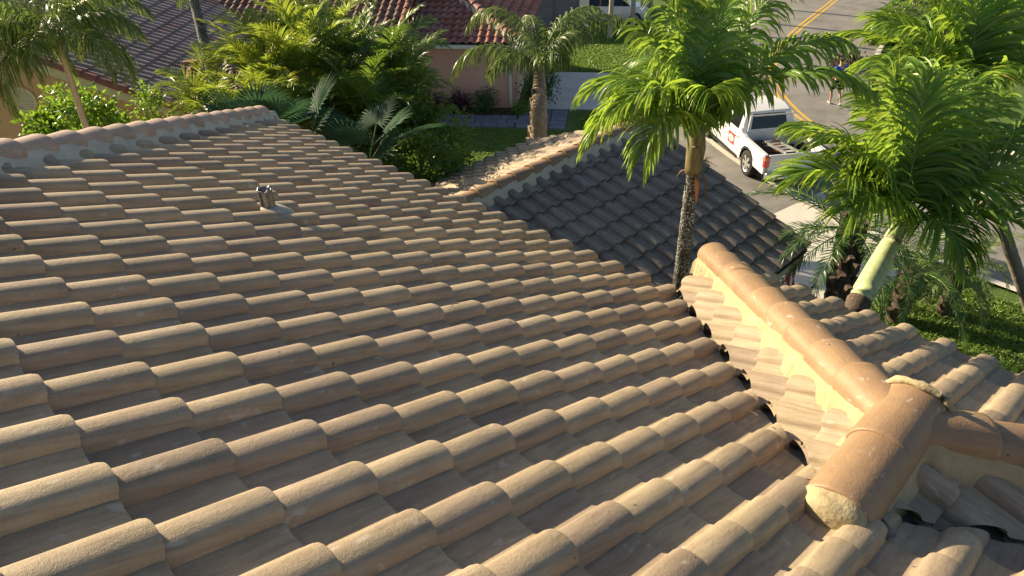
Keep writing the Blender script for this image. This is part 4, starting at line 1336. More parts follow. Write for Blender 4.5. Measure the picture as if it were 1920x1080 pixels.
# grass tufts on the verge
def grass_patch(name, x0, x1, y0, y1, n, L, seed, label):
    r = np.random.default_rng(seed)
    p = np.stack([r.uniform(x0, x1, n), r.uniform(y0, y1, n), np.zeros(n)], 1)
    rel = p[:, :2] - PK
    pa, pb = rel @ PP, rel @ PQ
    cl_ = np.array(road_cl)
    dr_ = np.min(np.linalg.norm(p[:, None, :2] - cl_[None, ::2], axis=2), axis=1)
    bad = ((pa > -6.6) & (pa < .6) & (pb > -2.3) & (pb < 14)) | ((pa > .3) & (pa < 2.5) & (pb > -2.3) & (pb < .1)) | ((pa > .35) & (pa < 9.1) & (pb > -.15) & (pb < 5.0)) | (dr_ < 4.35)
    p = p[~bad]; n = len(p)
    d = norm(np.stack([r.normal(0, .7, n), r.normal(0, .7, n), np.ones(n)], 1)); l = L * r.uniform(.5, 1.3, n)
    w = norm(np.cross(d, r.normal(0, 1, (n, 3)))); nn = np.cross(d, w)
    C = np.stack([p, p + d * l[:, None] * .55, p + d * l[:, None] + norm(np.stack([r.normal(0, 1, n), r.normal(0, 1, n), -.3 * np.ones(n)], 1)) * l[:, None] * .45], 1)
    V_, F_ = strips_mesh(C, None, np.repeat(w[:, None], 3, 1), np.repeat(nn[:, None], 3, 1), np.outer(l * .13, [1, .9, .1]), 0.0)
    me = bpy.data.meshes.new(name); me.from_pydata(V_.tolist(), [], [tuple(q) for q in F_]); me.materials.append(M['grass'])
    o = link_mesh(name, me); tag(o, label, kind='stuff')
grass_patch('verge_grass', 12.0, 17.75, -2.0, 4.05, 60000, .11, 2, 'thick sunlit grass on the verge below the date palms')
grass_patch('roadside_grass', 28.6, 38.0, 8.0, 11.4, 40000, .13, 3, 'sunlit grass strip beyond the road')
grass_patch('yard_grass', 11.0, 23.5, 14.0, 20.0, 50000, .08, 4, 'shaded lawn grass before the pink house')
grass_patch('far_yard_grass', 24.2, 33.0, 19.5, 27.0, 50000, .12, 5, 'sun striped lawn beyond the pink house')

# ------------------------------------------------------------------ brown tiled neighbour (left)
FW = np.array([0.70508432, 0.70912348]); RT = np.array([0.69871506, -0.71540007])
lh = empty('brown_roof_house', (0, 0, 0)); tag(lh, 'peach house with brown tile roof and round gable vent', 'house')
G0 = np.array([8.1986, 20.6512, 2.60])       # low end of the rake (at the frame)
TL_ = math.tan(R(22.6))
def lhp(r_, f_, z_=0.0):  # r along picture right, f away
    q = G0[:2] + RT * r_ + FW * f_
    return (q[0], q[1], z_)
LF = Face((G0[0], G0[1], G0[2]), RT, R(22.6))
# keep f>=0 (beyond the gable), valley on the far side against the cross wing
vg = RT + PQ; vg_l = np.linalg.norm(vg); vn = -vg / vg_l      # valley where both planes meet
VA = tuple(np.array([17.03 / vg[0], 0.0]))
def planes_LH(c):
    return [((G0[0] + FW[0] * .02, G0[1] + FW[1] * .02), tuple(FW)), (VA[:2], tuple(vn))]
it = collect_tiles(LF, range(0, 46), range(-18, 4), planes_LH, 1, CO_=CO * 1.25, sx=1.25)
it = [t for t in it if t[3] or t[0] < 60]
brown_roof = empty('brown_roof'); brown_roof.parent = lh
bpy.context.view_layer.update()
emit_tiles(it, brown_roof, M['tile_brown'], 230, 'far_roof_tiles')
def lhz(r_): return G0[2] - r_ * TL_
e_r = 1.6
deck('roof_deck', [lhp(e_r, .02, lhz(e_r)), lhp(-7, .02, lhz(-7)), lhp(-7, 15, lhz(-7)), lhp(-2.6, 15, lhz(-2.6)), lhp(1.0, 7, lhz(1.0)), lhp(e_r, 6, lhz(e_r))], brown_roof)
# rake trim tiles
caps_along(lhp(-7, -.02, lhz(-7) + .02), lhp(e_r, -.02, lhz(e_r) + .02), brown_roof, M['tile_trim'], step=.40, ra=.15, rb=.13, ha=.15, hb=.13, first=.4, name='rake_tile', n=8)
fascia(lhp(-7, .02, lhz(-7) - .06), lhp(e_r, .02, lhz(e_r) - .06), .26, lh, M['trim_cream'])
mb = MB()
a0, a1 = lhp(-7, .35), lhp(.9, .35); b0, b1 = lhp(-7, 14), lhp(.9, 14)
mb.add([(a0[0], a0[1], 0), (a1[0], a1[1], 0), (a1[0], a1[1], lhz(.9) - .1), (a0[0], a0[1], lhz(-7) - .1), (b1[0], b1[1], 0), (b1[0], b1[1], lhz(.9) - .1)], [(0, 1, 2, 3), (1, 4, 5, 2)])
mb.build('gable_wall', M['stucco_peach'], lh)
# round louvred vent on the gable
vc = lhp(-5.02, .33, 3.12)
ven = empty('gable_vent', vc, math.atan2(RT[1], RT[0])); ven.parent = lh
mb = MB()
n = 28
for r0_, r1_, d0, d1 in ((.36, .30, -.05, -.05),):
    vs = []
    for k in range(n):
        t = 2 * math.pi * k / n
        for (r_, y_) in ((.37, 0.0), (.37, -.05), (.30, -.05), (.29, -.01)):
            vs.append((r_ * math.cos(t), y_, r_ * math.sin(t)))
    fs = [(k * 4 + a, k * 4 + a + 1, ((k + 1) % n) * 4 + a + 1, ((k + 1) % n) * 4 + a) for k in range(n) for a in range(3)]
    mb.add(vs, fs)
mb.build('vent_ring', M['trim_cream'], ven, smooth=False)
for k in range(9):
    z_ = -.26 + k * .065; w = 2 * math.sqrt(max(.295 ** 2 - z_ ** 2, .001))
    mb = MB(); mb.add([(-w / 2, -.01, z_ + .045), (w / 2, -.01, z_ + .045), (w / 2, -.035, z_), (-w / 2, -.035, z_), (-w / 2, -.03, z_ - .008), (w / 2, -.03, z_ - .008)], [(0, 3, 2, 1), (3, 4, 5, 2)])
    mb.build('louvre', M['trim_cream'], ven)
mb = MB(); mb.add([(.3 * math.cos(2 * math.pi * k / n), -.003, .3 * math.sin(2 * math.pi * k / n)) for k in range(n)], [tuple(range(n))])
mb.build('vent_back', M['stucco_peach'], ven)
# small saddle dormer near the eave
dz = empty('roof_saddle'); dz.parent = lh
dr0, df0 = -.55, 2.55
sd = Face(lhp(dr0, df0, lhz(dr0) + .55), -FW, R(24))
def planes_sd(c): return [(lhp(dr0 - .55, df0)[:2], tuple(RT)), (lhp(dr0 + 1.3, df0)[:2], tuple(-RT)), (lhp(dr0, df0 - .1)[:2], tuple(-FW))]
it = collect_tiles(sd, range(-6, 7), range(1, 5), planes_sd, 1)
it = [t for t in it if t[1].translation.z > lhz((np.array(t[1].translation)[:2] - G0[:2]) @ RT) - .05]
emit_tiles(it, dz, M['tile_cross'], 30, 'saddle_tiles')
caps_along(lhp(dr0 - .55, df0, lhz(dr0) + .58), lhp(dr0 + 1.4, df0, lhz(dr0) + .58), dz, M['tile_trim'], step=.42, first=.42, ra=.14, rb=.13, ha=.12, hb=.11, n=8)
# cross wing facing the camera
CWO = np.array([15.95, 21.79, 2.5])
cw_h = -PQ
CW = Face(tuple(CWO), tuple(cw_h), R(22.6))
def planes_CW(c):
    return [((CWO[0], CWO[1]), tuple(-PP)), (VA[:2], tuple(-vn))]
it = collect_tiles(CW, range(-44, 46), range(-16, 1), planes_CW, 1)
cross_wing = empty('cross_wing_roof'); cross_wing.parent = lh
bpy.context.view_layer.update()
it = [t for t in it if t[3]]
emit_tiles(it, cross_wing, M['tile_cross'], 70, 'far_roof_tiles')
def cwp(a, b):
    q = CWO[:2] - PP * a + PQ * b
    return (q[0], q[1], CWO[2] + b * TL_)
deck('roof_deck', [cwp(0, 0), cwp(0, 5.4), cwp(10.5, 5.4), cwp(5.2, 0)], cross_wing)
caps_along(cwp(-.02, 5.4), cwp(-.02, 0), cross_wing, M['tile_trim'], step=.40, ra=.15, rb=.13, ha=.15, hb=.13, first=.4, name='rake_tile', n=8)
mb = MB()
q0, q1, q2, q3 = cwp(.3, .4), cwp(4.6, .4), cwp(.3, 5.4), cwp(4.6, 5.4)
mb.add([(q0[0], q0[1], 0), (q1[0], q1[1], 0), (q1[0], q1[1], q1[2] - .1), (q0[0], q0[1], q0[2] - .1), (q2[0], q2[1], 0), (q2[0], q2[1], q2[2] - .1)], [(0, 1, 2, 3), (0, 3, 5, 4)])
mb.build('wing_wall', M['stucco_peach'], lh)
# vent pipe
mb = MB(); vx_ = lhp(-1.15, 4.3); mb.tube([(vx_[0], vx_[1], lhz(-1.15)), (vx_[0], vx_[1], lhz(-1.15) + .35)], .05, 10); mb.build('vent_stub', M['black_plastic'], lh)

# ------------------------------------------------------------------ pink house
ph = empty('pink_house', (0, 0, 0)); tag(ph, 'pink stucco house with red tile hip roof', 'house')
EV = 0.32
def pk3(a, b, z): x_, y_ = pk(a, b); return (x_, y_, z)
PZ = 2.52
PF = Face(pk3(0.3, -EV, PZ), tuple(-PQ), R(22.6))
PRt = Face(pk3(0.32, -EV, PZ), tuple(PP), R(22.6))
hip_n = (PP + PQ)      # hip runs from corner into (-PP+PQ)
hd = (-PP + PQ) / math.sqrt(2); hn = np.array([-hd[1], hd[0]])
corner = np.array(pk(0.32, -EV))
if np.dot(-PP, hn) < 0: hn = -hn           # hn points to the front face side
LEFT = -4.35
def planes_PF(c): return [(tuple(corner + hn * .1), tuple(hn)), (pk(LEFT, 0), tuple(PP))]
bh = (-PP - PQ) / math.sqrt(2); bn = np.array([-bh[1], bh[0]])
if np.dot(-PQ, bn) < 0: bn = -bn
bcorner = np.array(pk(0.32, 2 * 3.7 - EV))
def planes_PR(c): return [(tuple(corner - hn * .1), tuple(-hn)), (tuple(bcorner + bn * .1), tuple(bn))]
itf = collect_tiles(PF, range(-40, 40), range(-16, 1), planes_PF, 1); itf = [t for t in itf if t[3]]
itr = collect_tiles(PRt, range(-40, 40), range(-16, 1), planes_PR, 1); itr = [t for t in itr if t[3]]
red_roof = empty('red_roof'); red_roof.parent = ph
bpy.context.view_layer.update()
emit_tiles(itf, red_roof, M['tile_red'], 200, 'far_roof_tiles')
emit_tiles(itr, red_roof, M['tile_red'], 90, 'side_roof_tiles')
HZ = 3.7
top = corner + hd * HZ * math.sqrt(2)
tz = PZ + HZ * TL_
deck('roof_deck', [pk3(.3, -EV, PZ), (top[0], top[1], tz), pk3(LEFT, HZ - EV, tz), pk3(LEFT, -EV, PZ)], red_roof)
deck('roof_deck', [pk3(.3, -EV, PZ), (top[0], top[1], tz), pk3(.3, 2 * HZ - EV, PZ)], red_roof)
deck('rear_deck', [pk3(.3, 2 * HZ - EV, PZ), (top[0], top[1], tz), pk3(LEFT, HZ - EV, tz), pk3(LEFT, 2 * HZ - EV, PZ)], red_roof, M['tile_red'])
caps_along((top[0], top[1], tz + .08), (corner[0], corner[1], PZ + .08), red_roof, M['tile_red'], step=.40, ra=.16, rb=.135, ha=.15, hb=.125, first=.4, name='hip_cap', n=8)
mortar_band((top[0], top[1], tz + .07), (corner[0], corner[1], PZ + .07), PRt, PF, red_roof, M['mortar_grey'], nseg=60)
caps_along(pk3(LEFT, HZ - EV, tz + .03), pk3(LEFT, -EV, PZ + .03), red_roof, M['tile_red'], step=.40, ra=.15, rb=.13, ha=.15, hb=.13, first=.4, name='rake_tile', n=8)
# walls, gutter, downpipe
mb = MB()
zw = PZ - .05
mb.add([pk3(LEFT + .3, 0, 0), pk3(0, 0, 0), pk3(0, 6.7, 0), pk3(LEFT + .3, 6.7, 0), pk3(LEFT + .3, 0, zw), pk3(0, 0, zw), pk3(0, 6.7, zw), pk3(LEFT + .3, 6.7, zw)],
       [(0, 1, 5, 4), (1, 2, 6, 5), (2, 3, 7, 6), (3, 0, 4, 7)])
mb.build('wall', M['stucco_pink'], ph)
mb = MB()
cx_, cy_ = pk(-2.0, -EV - .02)
mb.box((cx_, cy_, PZ - .09), (4.72, .13, .13), rzp); mb.build('gutter', M['trim_white'], ph)
mb = MB(); cx_, cy_ = pk(-2.0, -EV / 2 + .02); mb.box((cx_, cy_, PZ - .15), (4.6, EV, .02), rzp); mb.build('soffit', M['trim_white'], ph)
mb = MB(); cx_, cy_ = pk(-.16, -.05); mb.box((cx_, cy_, 1.25), (.11, .08, 2.3), rzp); mb.build('downpipe', M['trim_white'], ph)

# ------------------------------------------------------------------ grey house beyond the lawn
gh = empty('grey_house', (29.9, 27.6, 0), math.atan2(-2.38, 1.92)); tag(gh, 'blue grey house wall beyond the sunny lawn', 'house')
mb = MB(); mb.box((-1.6, 4.0, 1.45), (7.6, 8.0, 2.9)); mb.build('wall', M['stucco_grey'], gh)
mb = MB(); mb.box((2.45, 3.6, 1.4), (.5, 7.6, 2.8)); mb.build('corner_pier', M['trim_white'], gh)
mb = MB(); mb.add([(-5.9, -.3, 2.92), (2.7, -.3, 2.92), (2.7, 8.5, 2.92), (-5.9, 8.5, 2.92), (-3.4, 4, 3.5), (.2, 4, 3.5)], [(0, 1, 5, 4), (1, 2, 5), (2, 3, 4, 5), (3, 0, 4), (3, 2, 1, 0)]); mb.build('roof', M['tile_brown'], gh)
mb = MB(); mb.box((-1.6, -.06, 1.1), (4.9, .06, 2.2)); gd = mb.build('garage_door', M['stucco_grey'], gh)
for k in range(4):
    mb = MB(); mb.box((-1.6, -.1, .3 + k * .54), (4.8, .03, .5)); mb.build('door_panel', M['stucco_grey'], gd)
# slim tall palms over the street corner (they throw the shade on the road)
for k, (x, y, h, lab) in enumerate(((32.9, 23.6, 6.0, 'slim pale trunked palm beside the white car'), (30.6, 23.3, 5.6, 'thin stemmed palm on the sunny lawn'), (37.2, 25.5, 6.6, 'tall palm across the street corner'), (40.4, 27.5, 7.0, 'tall palm farthest up the street'), (34.6, 24.2, 6.3, 'slim leaning palm behind the white car'))):
    palm('palm_tree', lab, (x, y, 0), (x + .2 * (k % 2), y + .1, h), queen(12, 1.9, 12 + k, ll=.5, droop=1.2, nl=36), M['palm_olive'], M['bark_pale'], .13, .09, ring=.02, seed=100 + k)

# ------------------------------------------------------------------ vehicles
def loft(mb, secs, mi=0, close=True):
    """secs: list of cross sections (same number of points)"""
    n = len(secs[0]); b = len(mb.v)
    mb.v.extend([tuple(p) for s in secs for p in s])
    for i in range(len(secs) - 1):
        for k in range(n if close else n - 1):
            k2 = (k + 1) % n
            mb.f.append((b + i * n + k, b + i * n + k2, b + (i + 1) * n + k2, b + (i + 1) * n + k)); mb.mi.append(mi)
    mb.f.append(tuple(b + k for k in range(n))[::-1]); mb.mi.append(mi)
    mb.f.append(tuple(b + (len(secs) - 1) * n + k for k in range(n))); mb.mi.append(mi)

def bevel(o, w=.03, seg=2):
    md = o.modifiers.new('bevel', 'BEVEL'); md.width = w; md.segments = seg; md.limit_method = 'ANGLE'; md.angle_limit = R(35)
    for p in o.data.polygons: p.use_smooth = True
    o.data.set_sharp_from_angle(angle=R(40))

def wheel(parent, x, y, z, r, w, side):
    root = MB()
    n = 24
    vs, fs = [], []
    prof = [(r * .66, -w / 2), (r * .93, -w / 2), (r, -w / 2 + .03), (r, w / 2 - .03), (r * .93, w / 2), (r * .66, w / 2)]
    for k in range(n):
        t = 2 * math.pi * k / n
        for (rr, yy) in prof: vs.append((rr * math.cos(t), yy, rr * math.sin(t)))
    m = len(prof)
    fs = [(k * m + a, ((k + 1) % n) * m + a, ((k + 1) % n) * m + a + 1, k * m + a + 1) for k in range(n) for a in range(m - 1)]
    root.add(vs, fs)
    wh = root.build('wheel', M['rubber'], parent, smooth=True); wh.location = (x, y, z)
    mb = MB()
    yo = side * (w / 2 - .025)
    # rim ring and spokes
    vs = []
    for k in range(n):
        t = 2 * math.pi * k / n
        for (rr, yy) in ((r * .68, yo + side * .02), (r * .60, yo), (r * .58, yo - side * .06)): vs.append((rr * math.cos(t), yy, rr * math.sin(t)))
    mb.add(vs, [(k * 3 + a, ((k + 1) % n) * 3 + a, ((k + 1) % n) * 3 + a + 1, k * 3 + a + 1) for k in range(n) for a in range(2)])
    for k in range(6):
        t = 2 * math.pi * k / 6
        for dt in (-.13, .13):
            c, s = math.cos(t + dt), math.sin(t + dt); px, pz = -math.sin(t) * .028, math.cos(t) * .028
            mb.add([(.05 * c - px, yo + side * .015, .05 * s - pz), (.05 * c + px, yo + side * .015, .05 * s + pz), (r * .62 * c + px, yo + side * .012, r * .62 * s + pz), (r * .62 * c - px, yo + side * .012, r * .62 * s - pz)], [(0, 1, 2, 3)])
    mb.add([(.07 * math.cos(2 * math.pi * k / 12), yo + side * .02, .07 * math.sin(2 * math.pi * k / 12)) for k in range(12)], [tuple(range(12))])
    mb.build('rim', M['alloy'], wh)
    mb = MB(); mb.add([(r * .62 * math.cos(2 * math.pi * k / 16), yo - side * .07, r * .62 * math.sin(2 * math.pi * k / 16)) for k in range(16)], [tuple(range(16))]); mb.build('brake_disc', M['black_plastic'], wh)

def pickup():
    d = np.array([0.594, 0.805]); ang = math.atan2(d[1], d[0])
    # rear wheel on the near (left) side at (20.35, 9.85); local x forward, y left
    left = np.array([-d[1], d[0]])
    orig = np.array([20.25, 9.77]) - left * .80
    root = empty('pickup_truck', (orig[0], orig[1], 0.006), ang)
    tag(root, 'white crew cab pickup truck parked at the kerb with red sign on its door', 'truck')
    W = .96
    # body shell: rear end at x=-1.15, front at x=4.35, wheelbase 3.2
    mb = MB()
    def sec(x, zb, zt, w, inset=.05):
        return [(x, -w + .03, zb), (x, -w, zb + .12), (x, -w, zt - .16), (x, -w + inset, zt), (x, w - inset, zt), (x, w, zt - .16), (x, w, zb + .12), (x, w - .03, zb)]
    # cab lower and bonnet
    loft(mb, [sec(.62, .34, 1.18, W), sec(1.8, .34, 1.17, W), sec(2.7, .34, 1.14, W), sec(3.3, .36, 1.12, W, .10), (sec(4.05, .40, 1.04, W - .06, .16)), sec(4.33, .48, .86, W - .14, .16)])
    b_ = mb.build('body', M['car_white'], root); bevel(b_, .03)
    # bed: sides, floor, tailgate
    mb = MB()
    for sg in (-1, 1):
        y0, y1 = sg * W, sg * (W - .10)
        prof = [(-1.12, .52), (-.46, .52), (-.42, .72), (-.25, .88), (0, .93), (.25, .88), (.42, .72), (.46, .40), (.618, .36), (.618, 1.30), (.45, 1.20), (.2, 1.14), (-1.12, 1.12)]
        n = len(prof)
        vs = [(x, y0, z) for x, z in prof] + [(x, y1, z) for x, z in prof]
        f = [tuple(range(n)) if sg < 0 else tuple(range(n))[::-1], tuple(range(2 * n - 1, n - 1, -1)) if sg < 0 else tuple(range(n, 2 * n))]
        f += [(i, n + i, n + (i + 1) % n, (i + 1) % n) for i in range(n)]
        mb.add(vs, f)
    mb.build('bed_side', M['car_white'], root)
    mb = MB(); mb.box((-.25, 0, .62), (1.72, 1.7, .06)); mb.build('bed_floor', M['black_plastic'], root)
    mb = MB(); mb.box((-1.15, 0, .82), (.07, 1.70, .58)); t_ = mb.build('tailgate', M['car_white'], root); bevel(t_, .02)
    mb = MB(); mb.box((-1.24, 0, .50), (.18, 1.86, .2)); t_ = mb.build('rear_bumper', M['chrome'], root); bevel(t_, .03)
    mb = MB(); mb.box((4.36, 0, .50), (.14, 1.7, .24)); t_ = mb.build('front_bumper', M['chrome'], root); bevel(t_, .03)
    for sg in (-1, 1):
        mb = MB(); mb.box((-1.13, sg * (W - .06), .90), (.14, .16, .34)); lo = mb.build('tail_light', M['red_lens'], root); bevel(lo, .02)
        mb = MB(); mb.box((-1.135, sg * (W - .06), 1.0), (.145, .17, .09)); mb.build('amber_lens', M['amber_lens'], lo)
        mb = MB(); mb.box((4.2, sg * (W - .22), .86), (.16, .3, .16)); mb.build('headlight', M['sign_white'], root)
    # cabin (greenhouse)
    mb = MB()
    def csec(x, zb, zt, wb, wt): return [(x[0], -wb, zb), (x[1], -wt, zt), (x[1], wt, zt), (x[0], wb, zb)]
    loft(mb, [csec((.64, .82), 1.15, 1.72, W - .05, W - .24), csec((1.2, 1.25), 1.15, 1.80, W - .04, W - .22), csec((2.1, 1.95), 1.14, 1.79, W - .04, W - .22), csec((2.95, 2.3), 1.12, 1.70, W - .08, W - .26)])
    c_ = mb.build('cab', M['car_white'], root); bevel(c_, .04)
    # windows: side panes set proud of the pillars, rear and windscreen
    def pane(name, q, off, thick=.012):
        q = [np.array(p, float) for p in q]
        nrm = np.cross(q[1] - q[0], q[3] - q[0]); nrm /= np.linalg.norm(nrm)
        if np.dot(nrm, off) < 0: nrm = -nrm
        mb = MB(); vs = [p + nrm * thick for p in q] + [p - nrm * .01 for p in q]
        mb.add(vs, [(0, 1, 2, 3), (4, 7, 6, 5), (0, 4, 5, 1), (1, 5, 6, 2), (2, 6, 7, 3), (3, 7, 4, 0)])
        return mb.build(name, M['car_glass'], root)
    for sg in (-1, 1):
        def P(x, z):
            t = (z - 1.15) / .63
            return (x, sg * (W - .045 - .18 * t), z)
        pane('side_window', [P(.90, 1.19), P(1.56, 1.19), P(1.56, 1.70), P(1.0, 1.70)], (0, sg, 0.3), .008)
        pane('side_window', [P(1.68, 1.19), P(2.62, 1.19), P(2.12, 1.69), P(1.68, 1.70)], (0, sg, 0.3), .012)
        # door skins with seams standing 6 mm proud
        for (xa, xb) in ((.66, 1.60), (1.63, 2.72)):
            mb = MB(); y0 = sg * (W + .004)
            low = .42
            xl = xa + (.0 if xa > 1 else .0)
            pts = [(xa + .02, .62 if xa < 1 else low), (xa + .16 if xa < 1 else xa, low), (xb, low), (xb, 1.13), (xa, 1.14)]
            vs = [(x, y0, z) for x, z in pts] + [(x, sg * (W - .03), z) for x, z in pts]
            n = len(pts)
            mb.add(vs, [tuple(range(n)) if sg < 0 else tuple(range(n))[::-1]] + [(i, n + i, n + (i + 1) % n, (i + 1) % n) for i in range(n)])
            dr = mb.build('door', M['car_white'], root)
            mb = MB(); mb.box((xa + .16, sg * (W + .03), 1.0), (.2, .04, .04)); mb.build('handle', M['chrome'], dr)
            if sg > 0 and xa > 1:
                dsign = dr
            if sg > 0 and xa < 1:
                # red and white magnetic sign, lettering unreadable at this size in the photograph
                mb = MB(); mb.box((xa + .52, W + .010, .80), (.46, .010, .36)); s_ = mb.build('door_sign', M['sign_red'], dr)
                mb = MB(); n = 20
                mb.add([(xa + .52 + .19 * math.cos(2 * math.pi * k / n), W + .018, .80 + .115 * math.sin(2 * math.pi * k / n)) for k in range(n)], [tuple(range(n))]); mb.build('sign_oval', M['sign_white'], s_)
                mb = MB()
                mb.add([(xa + .40, W + .021, .78), (xa + .52, W + .021, .86), (xa + .64, W + .021, .78), (xa + .61, W + .021, .775), (xa + .52, W + .021, .835), (xa + .43, W + .021, .775)], [(0, 1, 4, 5), (1, 2, 3, 4)])
                mb.box((xa + .52, W + .021, .745), (.2, .004, .02)); mb.build('sign_mark', M['sign_red'], s_)
        mb = MB(); mb.box((1.7, sg * (W - .02), .36), (2.1, .1, .08)); mb.build('running_board', M['black_plastic'], root)
        mb = MB(); mb.box((2.55, sg * (W + .1), 1.18), (.12, .2, .16)); m_ = mb.build('wing_mirror', M['car_white'], root); bevel(m_, .02)
        for x in (0.0, 3.25):
            wheel(root, x, sg * (W - .14), .40, .40, .26, sg)
            mb = MB(); n = 14
            vs = []
            for k in range(n + 1):
                t = math.pi * k / n
                for (rr, yy) in ((.475, W + .006), (.44, W + .010), (.43, W - .2)): vs.append((x + rr * math.cos(t), sg * yy, .42 + rr * math.sin(t)))
            mb.add(vs, [(k * 3 + a, k * 3 + a + 1, (k + 1) * 3 + a + 1, (k + 1) * 3 + a) for k in range(n) for a in range(2)])
            mb.build('wheel_arch', M['black_plastic'], root)
    pane('rear_window', [(.655, -.6, 1.22), (.655, .6, 1.22), (.80, .52, 1.66), (.80, -.52, 1.66)], (-1, 0, .2), .012)
    pane('windscreen', [(2.93, -.78, 1.17), (2.93, .78, 1.17), (2.36, .6, 1.67), (2.36, -.6, 1.67)], (1, 0, .4), .012)
    # ladder rack bar and tools in the bed: things of their own
    mb = MB(); mb.tube([(.50, .78, 1.2), (.52, .74, 1.7), (.52, -.74, 1.7), (.50, -.78, 1.2)], .025, 8); mb.build('rack_bar', M['trim_white'], root)
    def wpt(x, y, z): 
        q = orig + d * x + left * y; return (q[0], q[1], z)
    mb = MB(); mb.box((0, 0, .14), (.5, .4, .28)); mb.box((0, 0, .3), (.3, .06, .04)); o = mb.build('toolbox', M['black_plastic']); o.location = wpt(.2, .35, .655); o.rotation_euler = (0, 0, ang); tag(o, 'black toolbox lying in the truck bed', 'toolbox')
    mb = MB(); mb.tube([(0, 0, 0), (0, 0, .28)], [.13, .15], 14); mb.tube([(-.14, 0, .28), (-.1, 0, .4), (.1, 0, .4), (.14, 0, .28)], .008, 5); o = mb.build('bucket', M['orange_tool']); o.location = wpt(.25, -.1, .655); tag(o, 'orange bucket standing in the truck bed', 'bucket')
    mb = MB()
    for sg in (-1, 1): mb.box((0, sg * .2, 0), (1.5, .05, .08))
    for k in range(5): mb.box((-.6 + k * .3, 0, 0), (.04, .4, .04))
    o = mb.build('ladder', M['alloy']); o.location = wpt(-.3, .1, 1.02); o.rotation_euler = (0, .12, ang); tag(o, 'short metal ladder lying in the truck bed', 'ladder')
pickup()

def suv(loc, ang):
    root = empty('parked_car', loc, ang); tag(root, 'white parked car in shade at the top of the picture', 'car')
    W = .92
    mb = MB()
    def sec(x, zb, zt, w, ins=.06): return [(x, -w + .05, zb), (x, -w, zb + .15), (x, -w, zt - .15), (x, -w + ins, zt), (x, w - ins, zt), (x, w, zt - .15), (x, w, zb + .15), (x, w - .05, zb)]
    loft(mb, [sec(-2.2, .45, .85, W - .12), sec(-2.0, .32, .98, W - .03), sec(-1, .28, 1.02, W), sec(.6, .28, 1.0, W), sec(1.5, .3, .94, W - .03, .14), sec(2.1, .38, .78, W - .1, .14)])
    bevel(mb.build('body', M['car_white'], root), .04)
    mb = MB()
    loft(mb, [[(-2.0, -.8, 1.0), (-1.6, -.62, 1.5), (-1.6, .62, 1.5), (-2.0, .8, 1.0)], [(-.9, -.82, 1.0), (-.8, -.64, 1.6), (-.8, .64, 1.6), (-.9, .82, 1.0)], [(.2, -.82, .99), (0, -.64, 1.56), (0, .64, 1.56), (.2, .82, .99)], [(1.1, -.78, .97), (.5, -.6, 1.42), (.5, .6, 1.42), (1.1, .78, .97)]])
    bevel(mb.build('cabin', M['car_glass'], root), .04)
    mb = MB(); mb.box((-.55, 0, 1.585), (1.9, 1.2, .05)); bevel(mb.build('car_roof', M['car_white'], root), .02)
    for sg in (-1, 1):
        for x in (-1.35, 1.35): wheel(root, x, sg * (W - .1), .34, .34, .22, sg)
suv((33.4, 25.6, 0), math.atan2(PP[1], PP[0]) + .1)

# ------------------------------------------------------------------ flag on the garage corner
fl = empty('flag', (11.45, 4.55, 0)); tag(fl, 'striped national flag hanging from a pole at the garage corner', 'flag')
mb = MB(); mb.tube([(-.68, 0, 2.75), (1.15, .15, 3.05)], .014, 8); mb.build('flag_pole', M['trim_white'], fl)
def flagpt(u, v):
    # u along the pole (0..1), v down
    x = .25 + .85 * u; y = .05 + .12 * u + .05 * math.sin(v * 9 + u * 7) * (.3 + v)
    return (x - .10 * v * math.sin(u * 5), y + .05 * v, 2.92 + .16 * u - 1.45 * v)
S = 13
def flag_part(name, u0, u1, v0, v1, mat, nu=4, nv=10, off=0.0):
    mb = MB(); vs = []
    for i in range(nu + 1):
        for j in range(nv + 1):
            p = np.array(flagpt(u0 + (u1 - u0) * i / nu, v0 + (v1 - v0) * j / nv)); vs.append(p + np.array([0, off, 0]))
    mb.add(vs, [(i * (nv + 1) + j, (i + 1) * (nv + 1) + j, (i + 1) * (nv + 1) + j + 1, i * (nv + 1) + j + 1) for i in range(nu) for j in range(nv)])
    return mb.build(name, mat, fl, smooth=True)
for k in range(S):
    u0, u1 = k / S, (k + 1) / S
    v0 = .42 if k >= 6 else 0.0
    flag_part('stripe', u0, u1, v0, 1.0, M['flag_red'] if k % 2 == 0 else M['flag_white'], 1, 12)
can = flag_part('canton', 6 / S, 1.0, 0.0, .42, M['flag_blue'], 6, 6)
for i in range(5):
    for j in range(5):
        p = np.array(flagpt(6 / S + (7 / S) * (i + .5) / 5, .42 * (j + .5) / 5))
        for off in (-.006, .006):
            mb = MB(); pts = []
            for q in range(10):
                r_ = .026 if q % 2 == 0 else .011
                pts.append((p[0] + r_ * math.sin(q * math.pi / 5), p[1] + off, p[2] + r_ * math.cos(q * math.pi / 5)))
            mb.add(pts, [tuple(range(10))]); s_ = mb.build('star', M['flag_white'], can)

